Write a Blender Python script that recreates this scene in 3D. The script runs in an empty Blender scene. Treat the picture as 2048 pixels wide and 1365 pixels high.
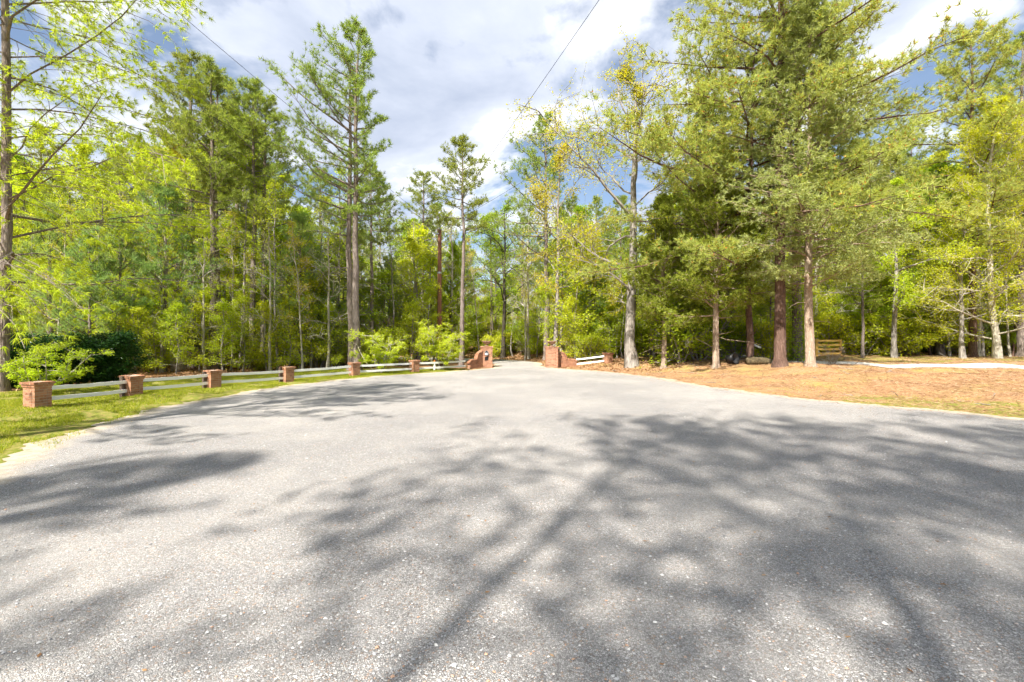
import bpy, math, time
import numpy as np
from mathutils import Vector

T0 = time.time()
scene = bpy.context.scene
C = scene.collection
F = 910.0          # focal length in photograph pixels (2048 wide)
HOR = 678.0        # horizon row in the photograph
CAMH = 1.8

# ------------------------------------------------------------------ camera
cam = bpy.data.cameras.new('camera')
cam.lens = 16.0
cam.sensor_width = 36.0
cam.clip_start = 0.05
cam.clip_end = 3000
cam.shift_y = -0.0022
camo = bpy.data.objects.new('camera', cam)
camo.location = (0, 0, CAMH)
camo.rotation_euler = (math.radians(90), 0, 0)
C.objects.link(camo)
scene.camera = camo

# ------------------------------------------------------------------ light
SUN_EL = math.radians(49)
SUN_H = Vector((0.47, 0.883))          # ground direction in which shadows fall
ld = Vector((SUN_H.x * math.cos(SUN_EL), SUN_H.y * math.cos(SUN_EL), -math.sin(SUN_EL)))
sun = bpy.data.lights.new('sun', 'SUN')
sun.energy = 3.9
sun.angle = math.radians(0.8)
sun.color = (1.0, 0.945, 0.85)
suno = bpy.data.objects.new('sun', sun)
suno.rotation_euler = ld.to_track_quat('-Z', 'Y').to_euler()
suno.location = (-10, -20, 40)
C.objects.link(suno)

SKYZ = 7.2
world = bpy.data.worlds.new('World')
scene.world = world
world.use_nodes = True
wt = world.node_tree
for n in list(wt.nodes):
    wt.nodes.remove(n)


def wn(tp, **kw):
    n = wt.nodes.new(tp)
    for k, v in kw.items():
        setattr(n, k, v)
    return n


sky = wn('ShaderNodeTexSky', sky_type='NISHITA', sun_disc=False)
sky.sun_elevation = SUN_EL
sky.sun_rotation = math.atan2(-SUN_H.x, -SUN_H.y)
sky.air_density = 1.0
sky.dust_density = 0.6
bg_sky = wn('ShaderNodeBackground')
bg_sky.inputs['Strength'].default_value = 0.055
wt.links.new(sky.outputs[0], bg_sky.inputs['Color'])
tc = wn('ShaderNodeTexCoord')
sep = wn('ShaderNodeSeparateXYZ')
wt.links.new(tc.outputs['Generated'], sep.inputs[0])
zc = wn('ShaderNodeMath', operation='MAXIMUM')
wt.links.new(sep.outputs['Z'], zc.inputs[0]); zc.inputs[1].default_value = 0.0
za = wn('ShaderNodeMath', operation='ADD')
wt.links.new(zc.outputs[0], za.inputs[0]); za.inputs[1].default_value = 0.16
dx = wn('ShaderNodeMath', operation='DIVIDE'); dy = wn('ShaderNodeMath', operation='DIVIDE')
wt.links.new(sep.outputs['X'], dx.inputs[0]); wt.links.new(za.outputs[0], dx.inputs[1])
wt.links.new(sep.outputs['Y'], dy.inputs[0]); wt.links.new(za.outputs[0], dy.inputs[1])
comb = wn('ShaderNodeCombineXYZ')
wt.links.new(dx.outputs[0], comb.inputs[0]); wt.links.new(dy.outputs[0], comb.inputs[1])
comb.inputs[2].default_value = SKYZ
nz = wn('ShaderNodeTexNoise')
nz.inputs['Scale'].default_value = 1.6; nz.inputs['Detail'].default_value = 9
nz.inputs['Roughness'].default_value = 0.56; nz.inputs['Distortion'].default_value = 0.25
wt.links.new(comb.outputs[0], nz.inputs['Vector'])
rm = wn('ShaderNodeValToRGB')
rm.color_ramp.elements[0].position = 0.43; rm.color_ramp.elements[0].color = (0.06, 0.06, 0.06, 1)
rm.color_ramp.elements[1].position = 0.53; rm.color_ramp.elements[1].color = (1, 1, 1, 1)
wt.links.new(nz.outputs[0], rm.inputs[0])
off = wn('ShaderNodeVectorMath', operation='ADD')
wt.links.new(comb.outputs[0], off.inputs[0]); off.inputs[1].default_value = (0.10, 0.16, 0.05)
nz2 = wn('ShaderNodeTexNoise')
nz2.inputs['Scale'].default_value = 1.6; nz2.inputs['Detail'].default_value = 7
nz2.inputs['Roughness'].default_value = 0.56; nz2.inputs['Distortion'].default_value = 0.25
wt.links.new(off.outputs[0], nz2.inputs['Vector'])
rc = wn('ShaderNodeValToRGB')
rc.color_ramp.elements[0].position = 0.40; rc.color_ramp.elements[0].color = (0.44, 0.445, 0.455, 1)
rc.color_ramp.elements[1].position = 0.70; rc.color_ramp.elements[1].color = (0.185, 0.21, 0.265, 1)
e = rc.color_ramp.elements.new(0.49); e.color = (0.28, 0.30, 0.345, 1)
wt.links.new(nz2.outputs[0], rc.inputs[0])
bg_cl = wn('ShaderNodeBackground')
wt.links.new(rc.outputs[0], bg_cl.inputs['Color'])
bg_cl.inputs['Strength'].default_value = 1.0
mx = wn('ShaderNodeMixShader')
wt.links.new(rm.outputs[0], mx.inputs[0]); wt.links.new(bg_sky.outputs[0], mx.inputs[1]); wt.links.new(bg_cl.outputs[0], mx.inputs[2])
wo = wn('ShaderNodeOutputWorld')
wt.links.new(mx.outputs[0], wo.inputs['Surface'])

scene.view_settings.view_transform = 'Standard'
scene.view_settings.look = 'None'
scene.view_settings.exposure = 1.69
scene.view_settings.gamma = 1.0
scene.view_settings.use_curve_mapping = False
scene.render.engine = 'CYCLES'
cy = scene.cycles
cy.max_bounces = 6; cy.diffuse_bounces = 5; cy.glossy_bounces = 2; cy.transmission_bounces = 4
cy.transparent_max_bounces = 4
cy.sample_clamp_indirect = 4.0
cy.use_adaptive_sampling = True
cy.adaptive_threshold = 0.03
cy.use_denoising = True
cy.use_light_tree = False
cy.caustics_reflective = False; cy.caustics_refractive = False

# ------------------------------------------------------------------ materials
MATS = {}


class NT:
    def __init__(self, name):
        self.m = bpy.data.materials.new(name)
        self.m.use_nodes = True
        self.t = self.m.node_tree
        self.b = self.t.nodes['Principled BSDF']
        self.out = self.t.nodes['Material Output']

    def n(self, tp, **kw):
        x = self.t.nodes.new(tp)
        for k, v in kw.items():
            if k.startswith('i_'):
                x.inputs[k[2:].replace('_', ' ')].default_value = v
            else:
                setattr(x, k, v)
        return x

    def l(self, a, b):
        self.t.links.new(a, b)

    def ramp(self, src, stops):
        r = self.n('ShaderNodeValToRGB')
        el = r.color_ramp.elements
        while len(el) < len(stops):
            el.new(0.5)
        for k, (p, c) in enumerate(stops):
            el[k].position = p
            el[k].color = (*c, 1) if len(c) == 3 else c
        self.l(src, r.inputs[0])
        return r.outputs[0]

    def mix(self, fac, a, b, mode='MIX'):
        x = self.n('ShaderNodeMix', data_type='RGBA', blend_type=mode)
        if isinstance(fac, (int, float)):
            x.inputs[0].default_value = fac
        else:
            self.l(fac, x.inputs[0])
        for v, s in ((a, x.inputs[6]), (b, x.inputs[7])):
            if isinstance(v, tuple):
                s.default_value = (*v, 1)
            else:
                self.l(v, s)
        return x.outputs[2]

    def math(self, op, a, b=None):
        x = self.n('ShaderNodeMath', operation=op)
        for k, v in enumerate((a, b)):
            if v is None:
                continue
            if isinstance(v, (int, float)):
                x.inputs[k].default_value = v
            else:
                self.l(v, x.inputs[k])
        return x.outputs[0]

    def coord(self, scale=(1, 1, 1), which='Object'):
        c = self.n('ShaderNodeTexCoord')
        mp = self.n('ShaderNodeMapping')
        mp.inputs['Scale'].default_value = scale
        self.l(c.outputs[which], mp.inputs[0])
        return mp.outputs[0]

    def pos(self):
        return self.n('ShaderNodeNewGeometry').outputs['Position']

    def noise(self, vec, scale, detail=5, rough=0.55):
        x = self.n('ShaderNodeTexNoise')
        x.inputs['Scale'].default_value = scale
        x.inputs['Detail'].default_value = detail
        x.inputs['Roughness'].default_value = rough
        if vec is not None:
            self.l(vec, x.inputs['Vector'])
        return x.outputs[0]

    def bump(self, h, strength, dist):
        x = self.n('ShaderNodeBump')
        x.inputs['Strength'].default_value = strength
        x.inputs['Distance'].default_value = dist
        self.l(h, x.inputs['Height'])
        self.l(x.outputs[0], self.b.inputs['Normal'])

    def done(self, col=None, rough=0.8, spec=0.3, key=None):
        if col is not None:
            if isinstance(col, tuple):
                self.b.inputs['Base Color'].default_value = (*col, 1)
            else:
                self.l(col, self.b.inputs['Base Color'])
        self.b.inputs['Roughness'].default_value = rough
        self.b.inputs['Specular IOR Level'].default_value = spec
        MATS[key or self.m.name] = self.m
        return self.m


def leaf_mat(name, ca, cb, cc, trans=0.45, rough=0.55, hue=0.03, val=0.3):
    t = NT(name)
    g = t.n('ShaderNodeNewGeometry')
    col = t.ramp(g.outputs['Random Per Island'], [(0.0, ca), (0.5, cb), (1.0, cc)])
    oi = t.n('ShaderNodeObjectInfo')
    hsv = t.n('ShaderNodeHueSaturation')
    t.l(col, hsv.inputs['Color'])
    h = t.math('ADD', t.math('MULTIPLY', oi.outputs['Random'], hue * 2), 0.5 - hue)
    t.l(h, hsv.inputs['Hue'])
    rnd2 = t.math('FRACT', t.math('MULTIPLY', oi.outputs['Random'], 7.31))
    t.l(t.math('ADD', t.math('MULTIPLY', rnd2, val), 1 - val / 2), hsv.inputs['Value'])
    c = hsv.outputs[0]
    t.l(c, t.b.inputs['Base Color'])
    t.b.inputs['Roughness'].default_value = rough
    t.b.inputs['Specular IOR Level'].default_value = 0.25
    tr = t.n('ShaderNodeBsdfTranslucent')
    t.l(t.mix(1.0, c, (1.25, 1.2, 0.7), 'MULTIPLY'), tr.inputs['Color'])
    ms = t.n('ShaderNodeMixShader')
    ms.inputs[0].default_value = trans
    t.l(t.b.outputs[0], ms.inputs[1]); t.l(tr.outputs[0], ms.inputs[2])
    t.l(ms.outputs[0], t.out.inputs['Surface'])
    MATS[name] = t.m
    return t.m


leaf_mat('needles_pine', (0.17, 0.235, 0.05), (0.27, 0.345, 0.07), (0.39, 0.445, 0.10), 0.5, hue=0.015, val=0.2)
leaf_mat('needles_blue', (0.19, 0.29, 0.10), (0.28, 0.40, 0.13), (0.39, 0.49, 0.17), 0.5, hue=0.015, val=0.2)
leaf_mat('needles_warm', (0.29, 0.36, 0.085), (0.41, 0.475, 0.12), (0.54, 0.57, 0.17), 0.5, hue=0.01, val=0.1)
leaf_mat('cedar_sprays', (0.29, 0.34, 0.115), (0.40, 0.45, 0.17), (0.52, 0.54, 0.225), 0.5, hue=0.01, val=0.1)
leaf_mat('cedar_dark', (0.14, 0.19, 0.026), (0.25, 0.30, 0.04), (0.37, 0.40, 0.065), 0.45, hue=0.015, val=0.2)
leaf_mat('leaf_lime', (0.34, 0.43, 0.02), (0.48, 0.56, 0.03), (0.60, 0.64, 0.06), 0.55, hue=0.015, val=0.2)
leaf_mat('leaf_fresh', (0.40, 0.52, 0.02), (0.50, 0.61, 0.03), (0.60, 0.67, 0.06), 0.55, hue=0.01, val=0.1)
leaf_mat('leaf_green', (0.21, 0.31, 0.016), (0.31, 0.42, 0.023), (0.44, 0.53, 0.045), 0.55, hue=0.015, val=0.2)
leaf_mat('leaf_gold', (0.46, 0.38, 0.03), (0.54, 0.47, 0.04), (0.50, 0.53, 0.055), 0.5, hue=0.01, val=0.1)
leaf_mat('leaf_holly', (0.012, 0.045, 0.010), (0.028, 0.08, 0.014), (0.065, 0.15, 0.02), 0.15, rough=0.32)
leaf_mat('grass_blade', (0.19, 0.26, 0.012), (0.30, 0.35, 0.02), (0.42, 0.39, 0.06), 0.4, hue=0, val=0)
leaf_mat('straw', (0.17, 0.08, 0.04), (0.34, 0.19, 0.105), (0.54, 0.40, 0.26), 0.1, hue=0, val=0)
leaf_mat('dead_leaf', (0.18, 0.09, 0.04), (0.34, 0.19, 0.09), (0.48, 0.32, 0.18), 0.15, hue=0, val=0)
leaf_mat('pollen', (0.46, 0.17, 0.03), (0.52, 0.24, 0.05), (0.40, 0.14, 0.04), 0.1, hue=0, val=0)


def bark(name, c1, c2, c3, sc=9.0):
    t = NT(name)
    v0 = t.coord((1, 1, 0.16))
    wv_ = t.n('ShaderNodeTexNoise'); wv_.inputs['Scale'].default_value = 5; wv_.inputs['Detail'].default_value = 3
    t.l(v0, wv_.inputs['Vector'])
    vm = t.n('ShaderNodeVectorMath', operation='MULTIPLY_ADD'); t.l(wv_.outputs['Color'], vm.inputs[0]); vm.inputs[1].default_value = (0.12, 0.12, 0.12); t.l(v0, vm.inputs[2])
    v = vm.outputs[0]
    n1 = t.noise(v, sc * 1.6, 7, 0.7)
    vo = t.n('ShaderNodeTexVoronoi', feature='DISTANCE_TO_EDGE')
    vo.inputs['Scale'].default_value = sc * 1.7
    t.l(v, vo.inputs['Vector'])
    crack = t.ramp(vo.outputs[0], [(0.0, (0.38, 0.36, 0.34)), (0.2, (1, 1, 1))])
    col = t.ramp(n1, [(0.3, c1), (0.5, c2), (0.7, c3)])
    col = t.mix(0.75, col, crack, 'MULTIPLY')
    big = t.noise(t.coord((1, 1, 1)), 0.7, 3)
    col = t.mix(t.ramp(big, [(0.35, (0, 0, 0)), (0.7, (0.5, 0.5, 0.5))]), col, c3)
    t.bump(t.math('ADD', n1, t.math('MULTIPLY', vo.outputs[0], 1.5)), 0.9, 0.04)
    return t.done(col, 0.9, 0.1)


bark('bark_pine', (0.11, 0.085, 0.07), (0.22, 0.175, 0.15), (0.36, 0.31, 0.28))
bark('bark_grey', (0.15, 0.13, 0.115), (0.28, 0.25, 0.22), (0.46, 0.43, 0.39), 7)
bark('bark_red', (0.075, 0.045, 0.035), (0.15, 0.09, 0.07), (0.25, 0.17, 0.135), 10)
bark('bark_cedar', (0.24, 0.16, 0.11), (0.42, 0.31, 0.23), (0.60, 0.50, 0.40), 12)
bark('bark_pale', (0.32, 0.29, 0.22), (0.46, 0.42, 0.34), (0.58, 0.54, 0.46), 9)
bark('bark_dark', (0.035, 0.03, 0.022), (0.07, 0.06, 0.045), (0.12, 0.10, 0.08), 9)

t = NT('brick_clay')
g = t.n('ShaderNodeNewGeometry'); oi = t.n('ShaderNodeObjectInfo')
r = t.math('FRACT', t.math('ADD', t.math('MULTIPLY', oi.outputs['Random'], 3.7), g.outputs['Random Per Island']))
col = t.ramp(r, [(0.0, (0.24, 0.10, 0.055)), (0.3, (0.36, 0.165, 0.09)), (0.7, (0.45, 0.225, 0.13)), (1.0, (0.32, 0.14, 0.085))])
col = t.mix(t.ramp(t.noise(t.pos(), 14, 6, 0.7), [(0.45, (0, 0, 0)), (0.8, (0.6, 0.6, 0.6))]), col, (0.45, 0.33, 0.25))
col = t.mix(t.ramp(t.noise(t.pos(), 3, 4), [(0.5, (0, 0, 0)), (0.8, (0.55, 0.55, 0.55))]), col, (0.10, 0.075, 0.055))
t.bump(t.noise(t.pos(), 90, 4), 0.4, 0.006)
t.done(col, 0.85, 0.2)
t = NT('mortar')
t.done(t.ramp(t.noise(t.pos(), 20, 5), [(0.3, (0.30, 0.24, 0.19)), (0.7, (0.48, 0.41, 0.34))]), 0.95, 0.1)
t = NT('white_paint')
col = t.ramp(t.noise(t.coord((1, 8, 8), 'Object'), 3, 5, 0.7), [(0.25, (0.66, 0.66, 0.64)), (0.42, (0.82, 0.82, 0.82)), (0.8, (0.86, 0.86, 0.86))])
t.done(col, 0.5, 0.35)
t = NT('tan_wood')
col = t.ramp(t.noise(t.coord((2, 12, 12)), 3, 5, 0.7), [(0.3, (0.46, 0.28, 0.07)), (0.6, (0.62, 0.41, 0.12)), (0.8, (0.68, 0.49, 0.18))])
t.done(col, 0.75, 0.2)
t = NT('dark_wood')
t.done(t.ramp(t.noise(t.coord((8, 8, 1)), 5, 5), [(0.3, (0.06, 0.045, 0.035)), (0.7, (0.15, 0.11, 0.085))]), 0.85, 0.15)
t = NT('pole_wood')
t.done(t.ramp(t.noise(t.coord((10, 10, 0.6)), 3, 5), [(0.3, (0.17, 0.075, 0.045)), (0.7, (0.30, 0.15, 0.09))]), 0.85, 0.15)
t = NT('terracotta')
t.done(t.ramp(t.noise(t.pos(), 18, 5), [(0.3, (0.20, 0.12, 0.08)), (0.7, (0.38, 0.25, 0.17))]), 0.85, 0.2)
for nm, c, ro, me in (('black_metal', (0.012, 0.012, 0.013), 0.5, 0.3), ('silver_metal', (0.55, 0.57, 0.6), 0.32, 0.9), ('cable_rubber', (0.03, 0.03, 0.033), 0.6, 0),
                      ('orange_plastic', (0.75, 0.24, 0.04), 0.45, 0), ('white_plastic', (0.8, 0.8, 0.78), 0.4, 0), ('galvanised', (0.16, 0.16, 0.155), 0.5, 0.6), ('black_plastic', (0.012, 0.012, 0.014), 0.45, 0)):
    t = NT(nm)
    n1 = t.noise(t.coord(), 9, 4)
    t.b.inputs['Metallic'].default_value = me
    t.done(t.mix(t.ramp(n1, [(0.4, (0, 0, 0)), (0.75, (0.35, 0.35, 0.35))]), c, tuple(0.6 * v + 0.03 for v in c)), ro, 0.4)
t = NT('lamp_glass')
t.b.inputs['Alpha'].default_value = 1
t.done((0.62, 0.70, 0.80), 0.12, 0.6)
t = NT('weathered_log')
t.done(t.ramp(t.noise(t.pos(), 12, 6), [(0.3, (0.04, 0.035, 0.02)), (0.55, (0.11, 0.085, 0.05)), (0.75, (0.19, 0.16, 0.09))]), 0.9, 0.1)
t = NT('concrete')
col = t.ramp(t.noise(t.pos(), 6, 6), [(0.3, (0.46, 0.44, 0.40)), (0.7, (0.62, 0.60, 0.56))])
t.bump(t.noise(t.pos(), 60, 4), 0.3, 0.004)
t.done(col, 0.9, 0.2)

# chip-seal gravel road
t = NT('chip_seal')
p = t.pos()
wob = t.n('ShaderNodeVectorMath', operation='ADD')
nc = t.n('ShaderNodeTexNoise'); nc.inputs['Scale'].default_value = 40; nc.inputs['Detail'].default_value = 2
t.l(p, nc.inputs['Vector'])
sc_ = t.n('ShaderNodeVectorMath', operation='SCALE'); sc_.inputs['Scale'].default_value = 0.012
t.l(nc.outputs['Color'], sc_.inputs[0])
t.l(p, wob.inputs[0]); t.l(sc_.outputs[0], wob.inputs[1])
vo = t.n('ShaderNodeTexVoronoi'); vo.inputs['Scale'].default_value = 86
t.l(wob.outputs[0], vo.inputs['Vector'])
ve = t.n('ShaderNodeTexVoronoi', feature='DISTANCE_TO_EDGE'); ve.inputs['Scale'].default_value = 86
t.l(wob.outputs[0], ve.inputs['Vector'])
sp = t.n('ShaderNodeSeparateColor'); t.l(vo.outputs['Color'], sp.inputs[0])
stone = t.ramp(sp.outputs[0], [(0.0, (0.25, 0.242, 0.238)), (0.3, (0.38, 0.368, 0.36)), (0.7, (0.49, 0.475, 0.462)), (1.0, (0.61, 0.592, 0.575))])
tint = t.ramp(sp.outputs[1], [(0.0, (1, 1, 1)), (0.86, (1, 1, 1)), (0.92, (1.0, 0.84, 0.74)), (0.99, (0.92, 0.66, 0.48))])
stone = t.mix(1.0, stone, tint, 'MULTIPLY')
gap = t.ramp(ve.outputs[0], [(0.0, (0.24, 0.23, 0.22)), (0.17, (1, 1, 1))])
stone = t.mix(1.0, stone, gap, 'MULTIPLY')
big = t.noise(p, 0.22, 5, 0.6)
mid = t.noise(p, 1.7, 5, 0.65)
# worn tracks where binder fills the gaps are paler and sandier
stone = t.mix(t.ramp(big, [(0.42, (0, 0, 0)), (0.64, (0.5, 0.5, 0.5))]), stone, (0.50, 0.465, 0.425))
stone = t.mix(t.ramp(mid, [(0.35, (0.32, 0.32, 0.32)), (0.6, (0, 0, 0))]), stone, (0.22, 0.22, 0.225))
fine = t.noise(p, 9.0, 4, 0.7)
stone = t.mix(t.ramp(fine, [(0.3, (0.3, 0.3, 0.3)), (0.5, (0, 0, 0))]), stone, (0.26, 0.255, 0.25))
at = t.n('ShaderNodeAttribute', attribute_name='edge')
en = t.math('ADD', at.outputs['Fac'], t.math('MULTIPLY', t.math('SUBTRACT', t.noise(p, 1.3, 6, 0.7), 0.5), 0.9))
sand = t.ramp(t.noise(p, 5, 6, 0.7), [(0.3, (0.34, 0.26, 0.17)), (0.5, (0.48, 0.40, 0.30)), (0.7, (0.58, 0.52, 0.43))])
stone = t.mix(t.ramp(en, [(0.45, (0, 0, 0)), (0.85, (0.95, 0.95, 0.95))]), stone, sand)
t.bump(t.math('ADD', t.ramp(ve.outputs[0], [(0.0, (0, 0, 0)), (0.22, (1, 1, 1))]), t.math('MULTIPLY', sp.outputs[2], 0.8)), 0.75, 0.006)
t.done(stone, 0.85, 0.25)

# ground: grass / straw / leaf litter by painted area (what really grows and lies there)
t = NT('ground_cover')
p = t.pos()
ca = t.n('ShaderNodeVertexColor', layer_name='cover')
sp = t.n('ShaderNodeSeparateColor'); t.l(ca.outputs[0], sp.inputs[0])
litter = t.ramp(t.noise(p, 11, 7, 0.75), [(0.28, (0.09, 0.05, 0.025)), (0.45, (0.22, 0.12, 0.06)), (0.6, (0.34, 0.21, 0.11)), (0.75, (0.48, 0.36, 0.22))])
grass = t.ramp(t.noise(p, 7, 7, 0.75), [(0.3, (0.09, 0.13, 0.012)), (0.46, (0.16, 0.19, 0.025)), (0.55, (0.27, 0.23, 0.07)), (0.66, (0.36, 0.24, 0.11))])
st = t.n('ShaderNodeTexNoise'); st.inputs['Scale'].default_value = 16; st.inputs['Detail'].default_value = 7; st.inputs['Roughness'].default_value = 0.8; st.inputs['Distortion'].default_value = 1.5
t.l(p, st.inputs['Vector'])
straw = t.ramp(st.outputs[0], [(0.3, (0.17, 0.085, 0.04)), (0.48, (0.33, 0.19, 0.095)), (0.62, (0.45, 0.30, 0.165)), (0.78, (0.55, 0.43, 0.28))])
straw = t.mix(t.ramp(t.noise(p, 0.6, 5, 0.6), [(0.50, (0, 0, 0)), (0.68, (0.5, 0.5, 0.5))]), straw, (0.34, 0.33, 0.08))
straw = t.mix(t.ramp(t.noise(p, 0.9, 7, 0.75), [(0.40, (0.75, 0.75, 0.75)), (0.52, (0, 0, 0))]), straw, litter)
nb = t.math('MULTIPLY', t.math('SUBTRACT', t.noise(p, 1.6, 6, 0.7), 0.5), 1.3)
col = t.mix(t.ramp(t.math('ADD', sp.outputs[1], nb), [(0.4, (0, 0, 0)), (0.6, (1, 1, 1))]), litter, straw)
col = t.mix(t.ramp(t.math('ADD', sp.outputs[0], nb), [(0.4, (0, 0, 0)), (0.65, (1, 1, 1))]), col, grass)
t.bump(t.noise(p, 25, 6, 0.7), 0.8, 0.04)
t.done(col, 0.95, 0.1)


# ------------------------------------------------------------------ mesh helpers
def mesh_np(name, V, Fa, mat, smooth=False):
    V = np.asarray(V, np.float32); Fa = np.asarray(Fa, np.int32)
    me = bpy.data.meshes.new(name)
    k = Fa.shape[1]
    me.vertices.add(len(V)); me.vertices.foreach_set('co', V.ravel())
    me.loops.add(Fa.size); me.loops.foreach_set('vertex_index', Fa.ravel())
    me.polygons.add(len(Fa))
    me.polygons.foreach_set('loop_start', np.arange(0, Fa.size, k, dtype=np.int32))
    me.polygons.foreach_set('loop_total', np.full(len(Fa), k, np.int32))
    me.polygons.foreach_set('use_smooth', np.full(len(Fa), bool(smooth)))
    me.update(calc_edges=True)
    me.materials.append(MATS[mat])
    return me


class MB:
    """quad collector: tubes, boxes, lathes"""
    def __init__(self):
        self.v = []; self.f = []; self.n = 0

    def add(self, V, Fq):
        self.v.append(np.asarray(V, float)); self.f.append(np.asarray(Fq, int) + self.n); self.n += len(V)

    def tube(self, P, R, s=6, cap=False):
        P = np.asarray(P, float); R = np.asarray(R, float) * np.ones(len(P))
        d = np.gradient(P, axis=0)
        d /= np.linalg.norm(d, axis=1, keepdims=True) + 1e-9
        m = d.mean(0)
        ref = np.array([0, 0, 1.0]) if abs(m[2]) < 0.8 * np.linalg.norm(m) + 1e-9 else np.array([1.0, 0, 0])
        a = np.cross(d, ref); a /= np.linalg.norm(a, axis=1, keepdims=True) + 1e-9
        b = np.cross(d, a)
        th = np.arange(s) * 2 * math.pi / s
        V = P[:, None] + R[:, None, None] * (a[:, None] * np.cos(th)[None, :, None] + b[:, None] * np.sin(th)[None, :, None])
        n = len(P)
        i = np.arange(n - 1)[:, None] * s; j = np.arange(s)[None]; k = (np.arange(s) + 1)[None] % s
        Q = np.stack([i + j, i + k, i + s + k, i + s + j], -1).reshape(-1, 4)
        V = V.reshape(-1, 3)
        if cap:
            V = np.vstack([V, P[:1], P[-1:]])
            c0, c1 = n * s, n * s + 1
            jj = np.arange(s); kk = (jj + 1) % s
            Q = np.vstack([Q, np.stack([np.full(s, c0), kk, jj, jj], -1), np.stack([np.full(s, c1), (n - 1) * s + jj, (n - 1) * s + kk, (n - 1) * s + kk], -1)])
        self.add(V, Q)
        return self

    def box(self, lo, hi, M=None):
        lo = np.asarray(lo, float); hi = np.asarray(hi, float)
        V = np.array([[(lo, hi)[i][0], (lo, hi)[j][1], (lo, hi)[k][2]] for i in (0, 1) for j in (0, 1) for k in (0, 1)])
        if M is not None:
            V = M(V)
        self.add(V, [(0, 1, 3, 2), (4, 6, 7, 5), (0, 4, 5, 1), (2, 3, 7, 6), (0, 2, 6, 4), (1, 5, 7, 3)])
        return self

    def lathe(self, prof, s=24, c=(0, 0, 0)):
        prof = np.asarray(prof, float)
        th = np.arange(s) * 2 * math.pi / s
        V = np.stack([prof[:, 0:1] * np.cos(th), prof[:, 0:1] * np.sin(th), prof[:, 1:2] * np.ones(s)], -1).reshape(-1, 3) + np.asarray(c)
        n = len(prof)
        i = np.arange(n - 1)[:, None] * s; j = np.arange(s)[None]; k = (np.arange(s) + 1)[None] % s
        self.add(V, np.stack([i + j, i + k, i + s + k, i + s + j], -1).reshape(-1, 4))
        return self

    def mesh(self, name, mat, smooth=False):
        V = np.vstack(self.v); Q = np.vstack(self.f)
        bad = Q[:, 2] == Q[:, 3]
        if bad.any():
            me = bpy.data.meshes.new(name)
            me.from_pydata(V.tolist(), [], [tuple(q[:3]) if q[2] == q[3] else tuple(q) for q in Q.tolist()])
            if smooth:
                me.polygons.foreach_set('use_smooth', np.ones(len(me.polygons), bool))
            me.materials.append(MATS[mat]); me.update()
            return me
        return mesh_np(name, V, Q, mat, smooth)


def norm(a):
    return a / (np.linalg.norm(a, axis=-1, keepdims=True) + 1e-9)


def obj(name, me, parent=None, loc=(0, 0, 0), rotz=0.0, kind=None):
    o = bpy.data.objects.new(name, me)
    C.objects.link(o)
    o.location = loc
    o.rotation_euler = (0, 0, rotz)
    if parent is not None:
        o.parent = parent
    if kind:
        o['kind'] = kind
    return o


def tag(o, label, cat, group=None):
    o['label'] = label; o['category'] = cat
    if group:
        o['group'] = group
    return o


def thing(name, label, cat, loc=(0, 0, 0), rotz=0.0, scale=1.0, group=None):
    o = bpy.data.objects.new(name, None)
    o.empty_display_size = 0.2
    C.objects.link(o)
    o.location = loc; o.rotation_euler = (0, 0, rotz)
    o.scale = (scale,) * 3 if isinstance(scale, (int, float)) else scale
    return tag(o, label, cat, group)


def stuff(name, me, label, cat):
    o = obj(name, me, kind='stuff')
    return tag(o, label, cat)


def ss(a, b, x):
    u = np.clip((np.asarray(x, float) - a) / (b - a), 0, 1)
    return u * u * (3 - 2 * u)


# ------------------------------------------------------------------ terrain and road
ROAD = np.array([(-6.6, 4.6), (-7.1, 6.2), (-8.4, 8.6), (-9.1, 11.2), (-9.25, 13.6), (-8.9, 16.2), (-8.0, 19.0), (-6.4, 21.8), (-4.2, 24.4), (-2.2, 26.6),
                 (-1.15, 28.6), (-1.1, 30.5), (-1.6, 33.0), (-4.2, 36.6), (-9, 40), (-14, 42), (-15, 45.4), (-9, 44.2), (-3.0, 41.2), (1.2, 37.0), (2.0, 33.2), (1.95, 30.3), (2.3, 28.6),
                 (3.6, 26.9), (5.4, 24.4), (6.4, 22.0), (7.0, 19.6), (7.6, 17.0), (8.4, 14.8), (9.6, 12.7), (11.4, 10.5), (13.0, 8.0), (14.5, 4.0), (18, 0.5), (30, -3), (60, -8), (60, -14), (30, -9), (15, -5), (8, -3.2), (2, -2.6), (-4, -2.2), (-6.4, 1.0)], float)


def closed_spline(P, n):
    m = len(P)
    u = np.linspace(0, m, n, endpoint=False)
    i = u.astype(int); f = (u - i)[:, None]
    p0, p1, p2, p3 = P[(i - 1) % m], P[i % m], P[(i + 1) % m], P[(i + 2) % m]
    return 0.5 * (2 * p1 + (p2 - p0) * f + (2 * p0 - 5 * p1 + 4 * p2 - p3) * f ** 2 + (3 * p1 - p0 - 3 * p2 + p3) * f ** 3)


RB = closed_spline(ROAD, 168)


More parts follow.
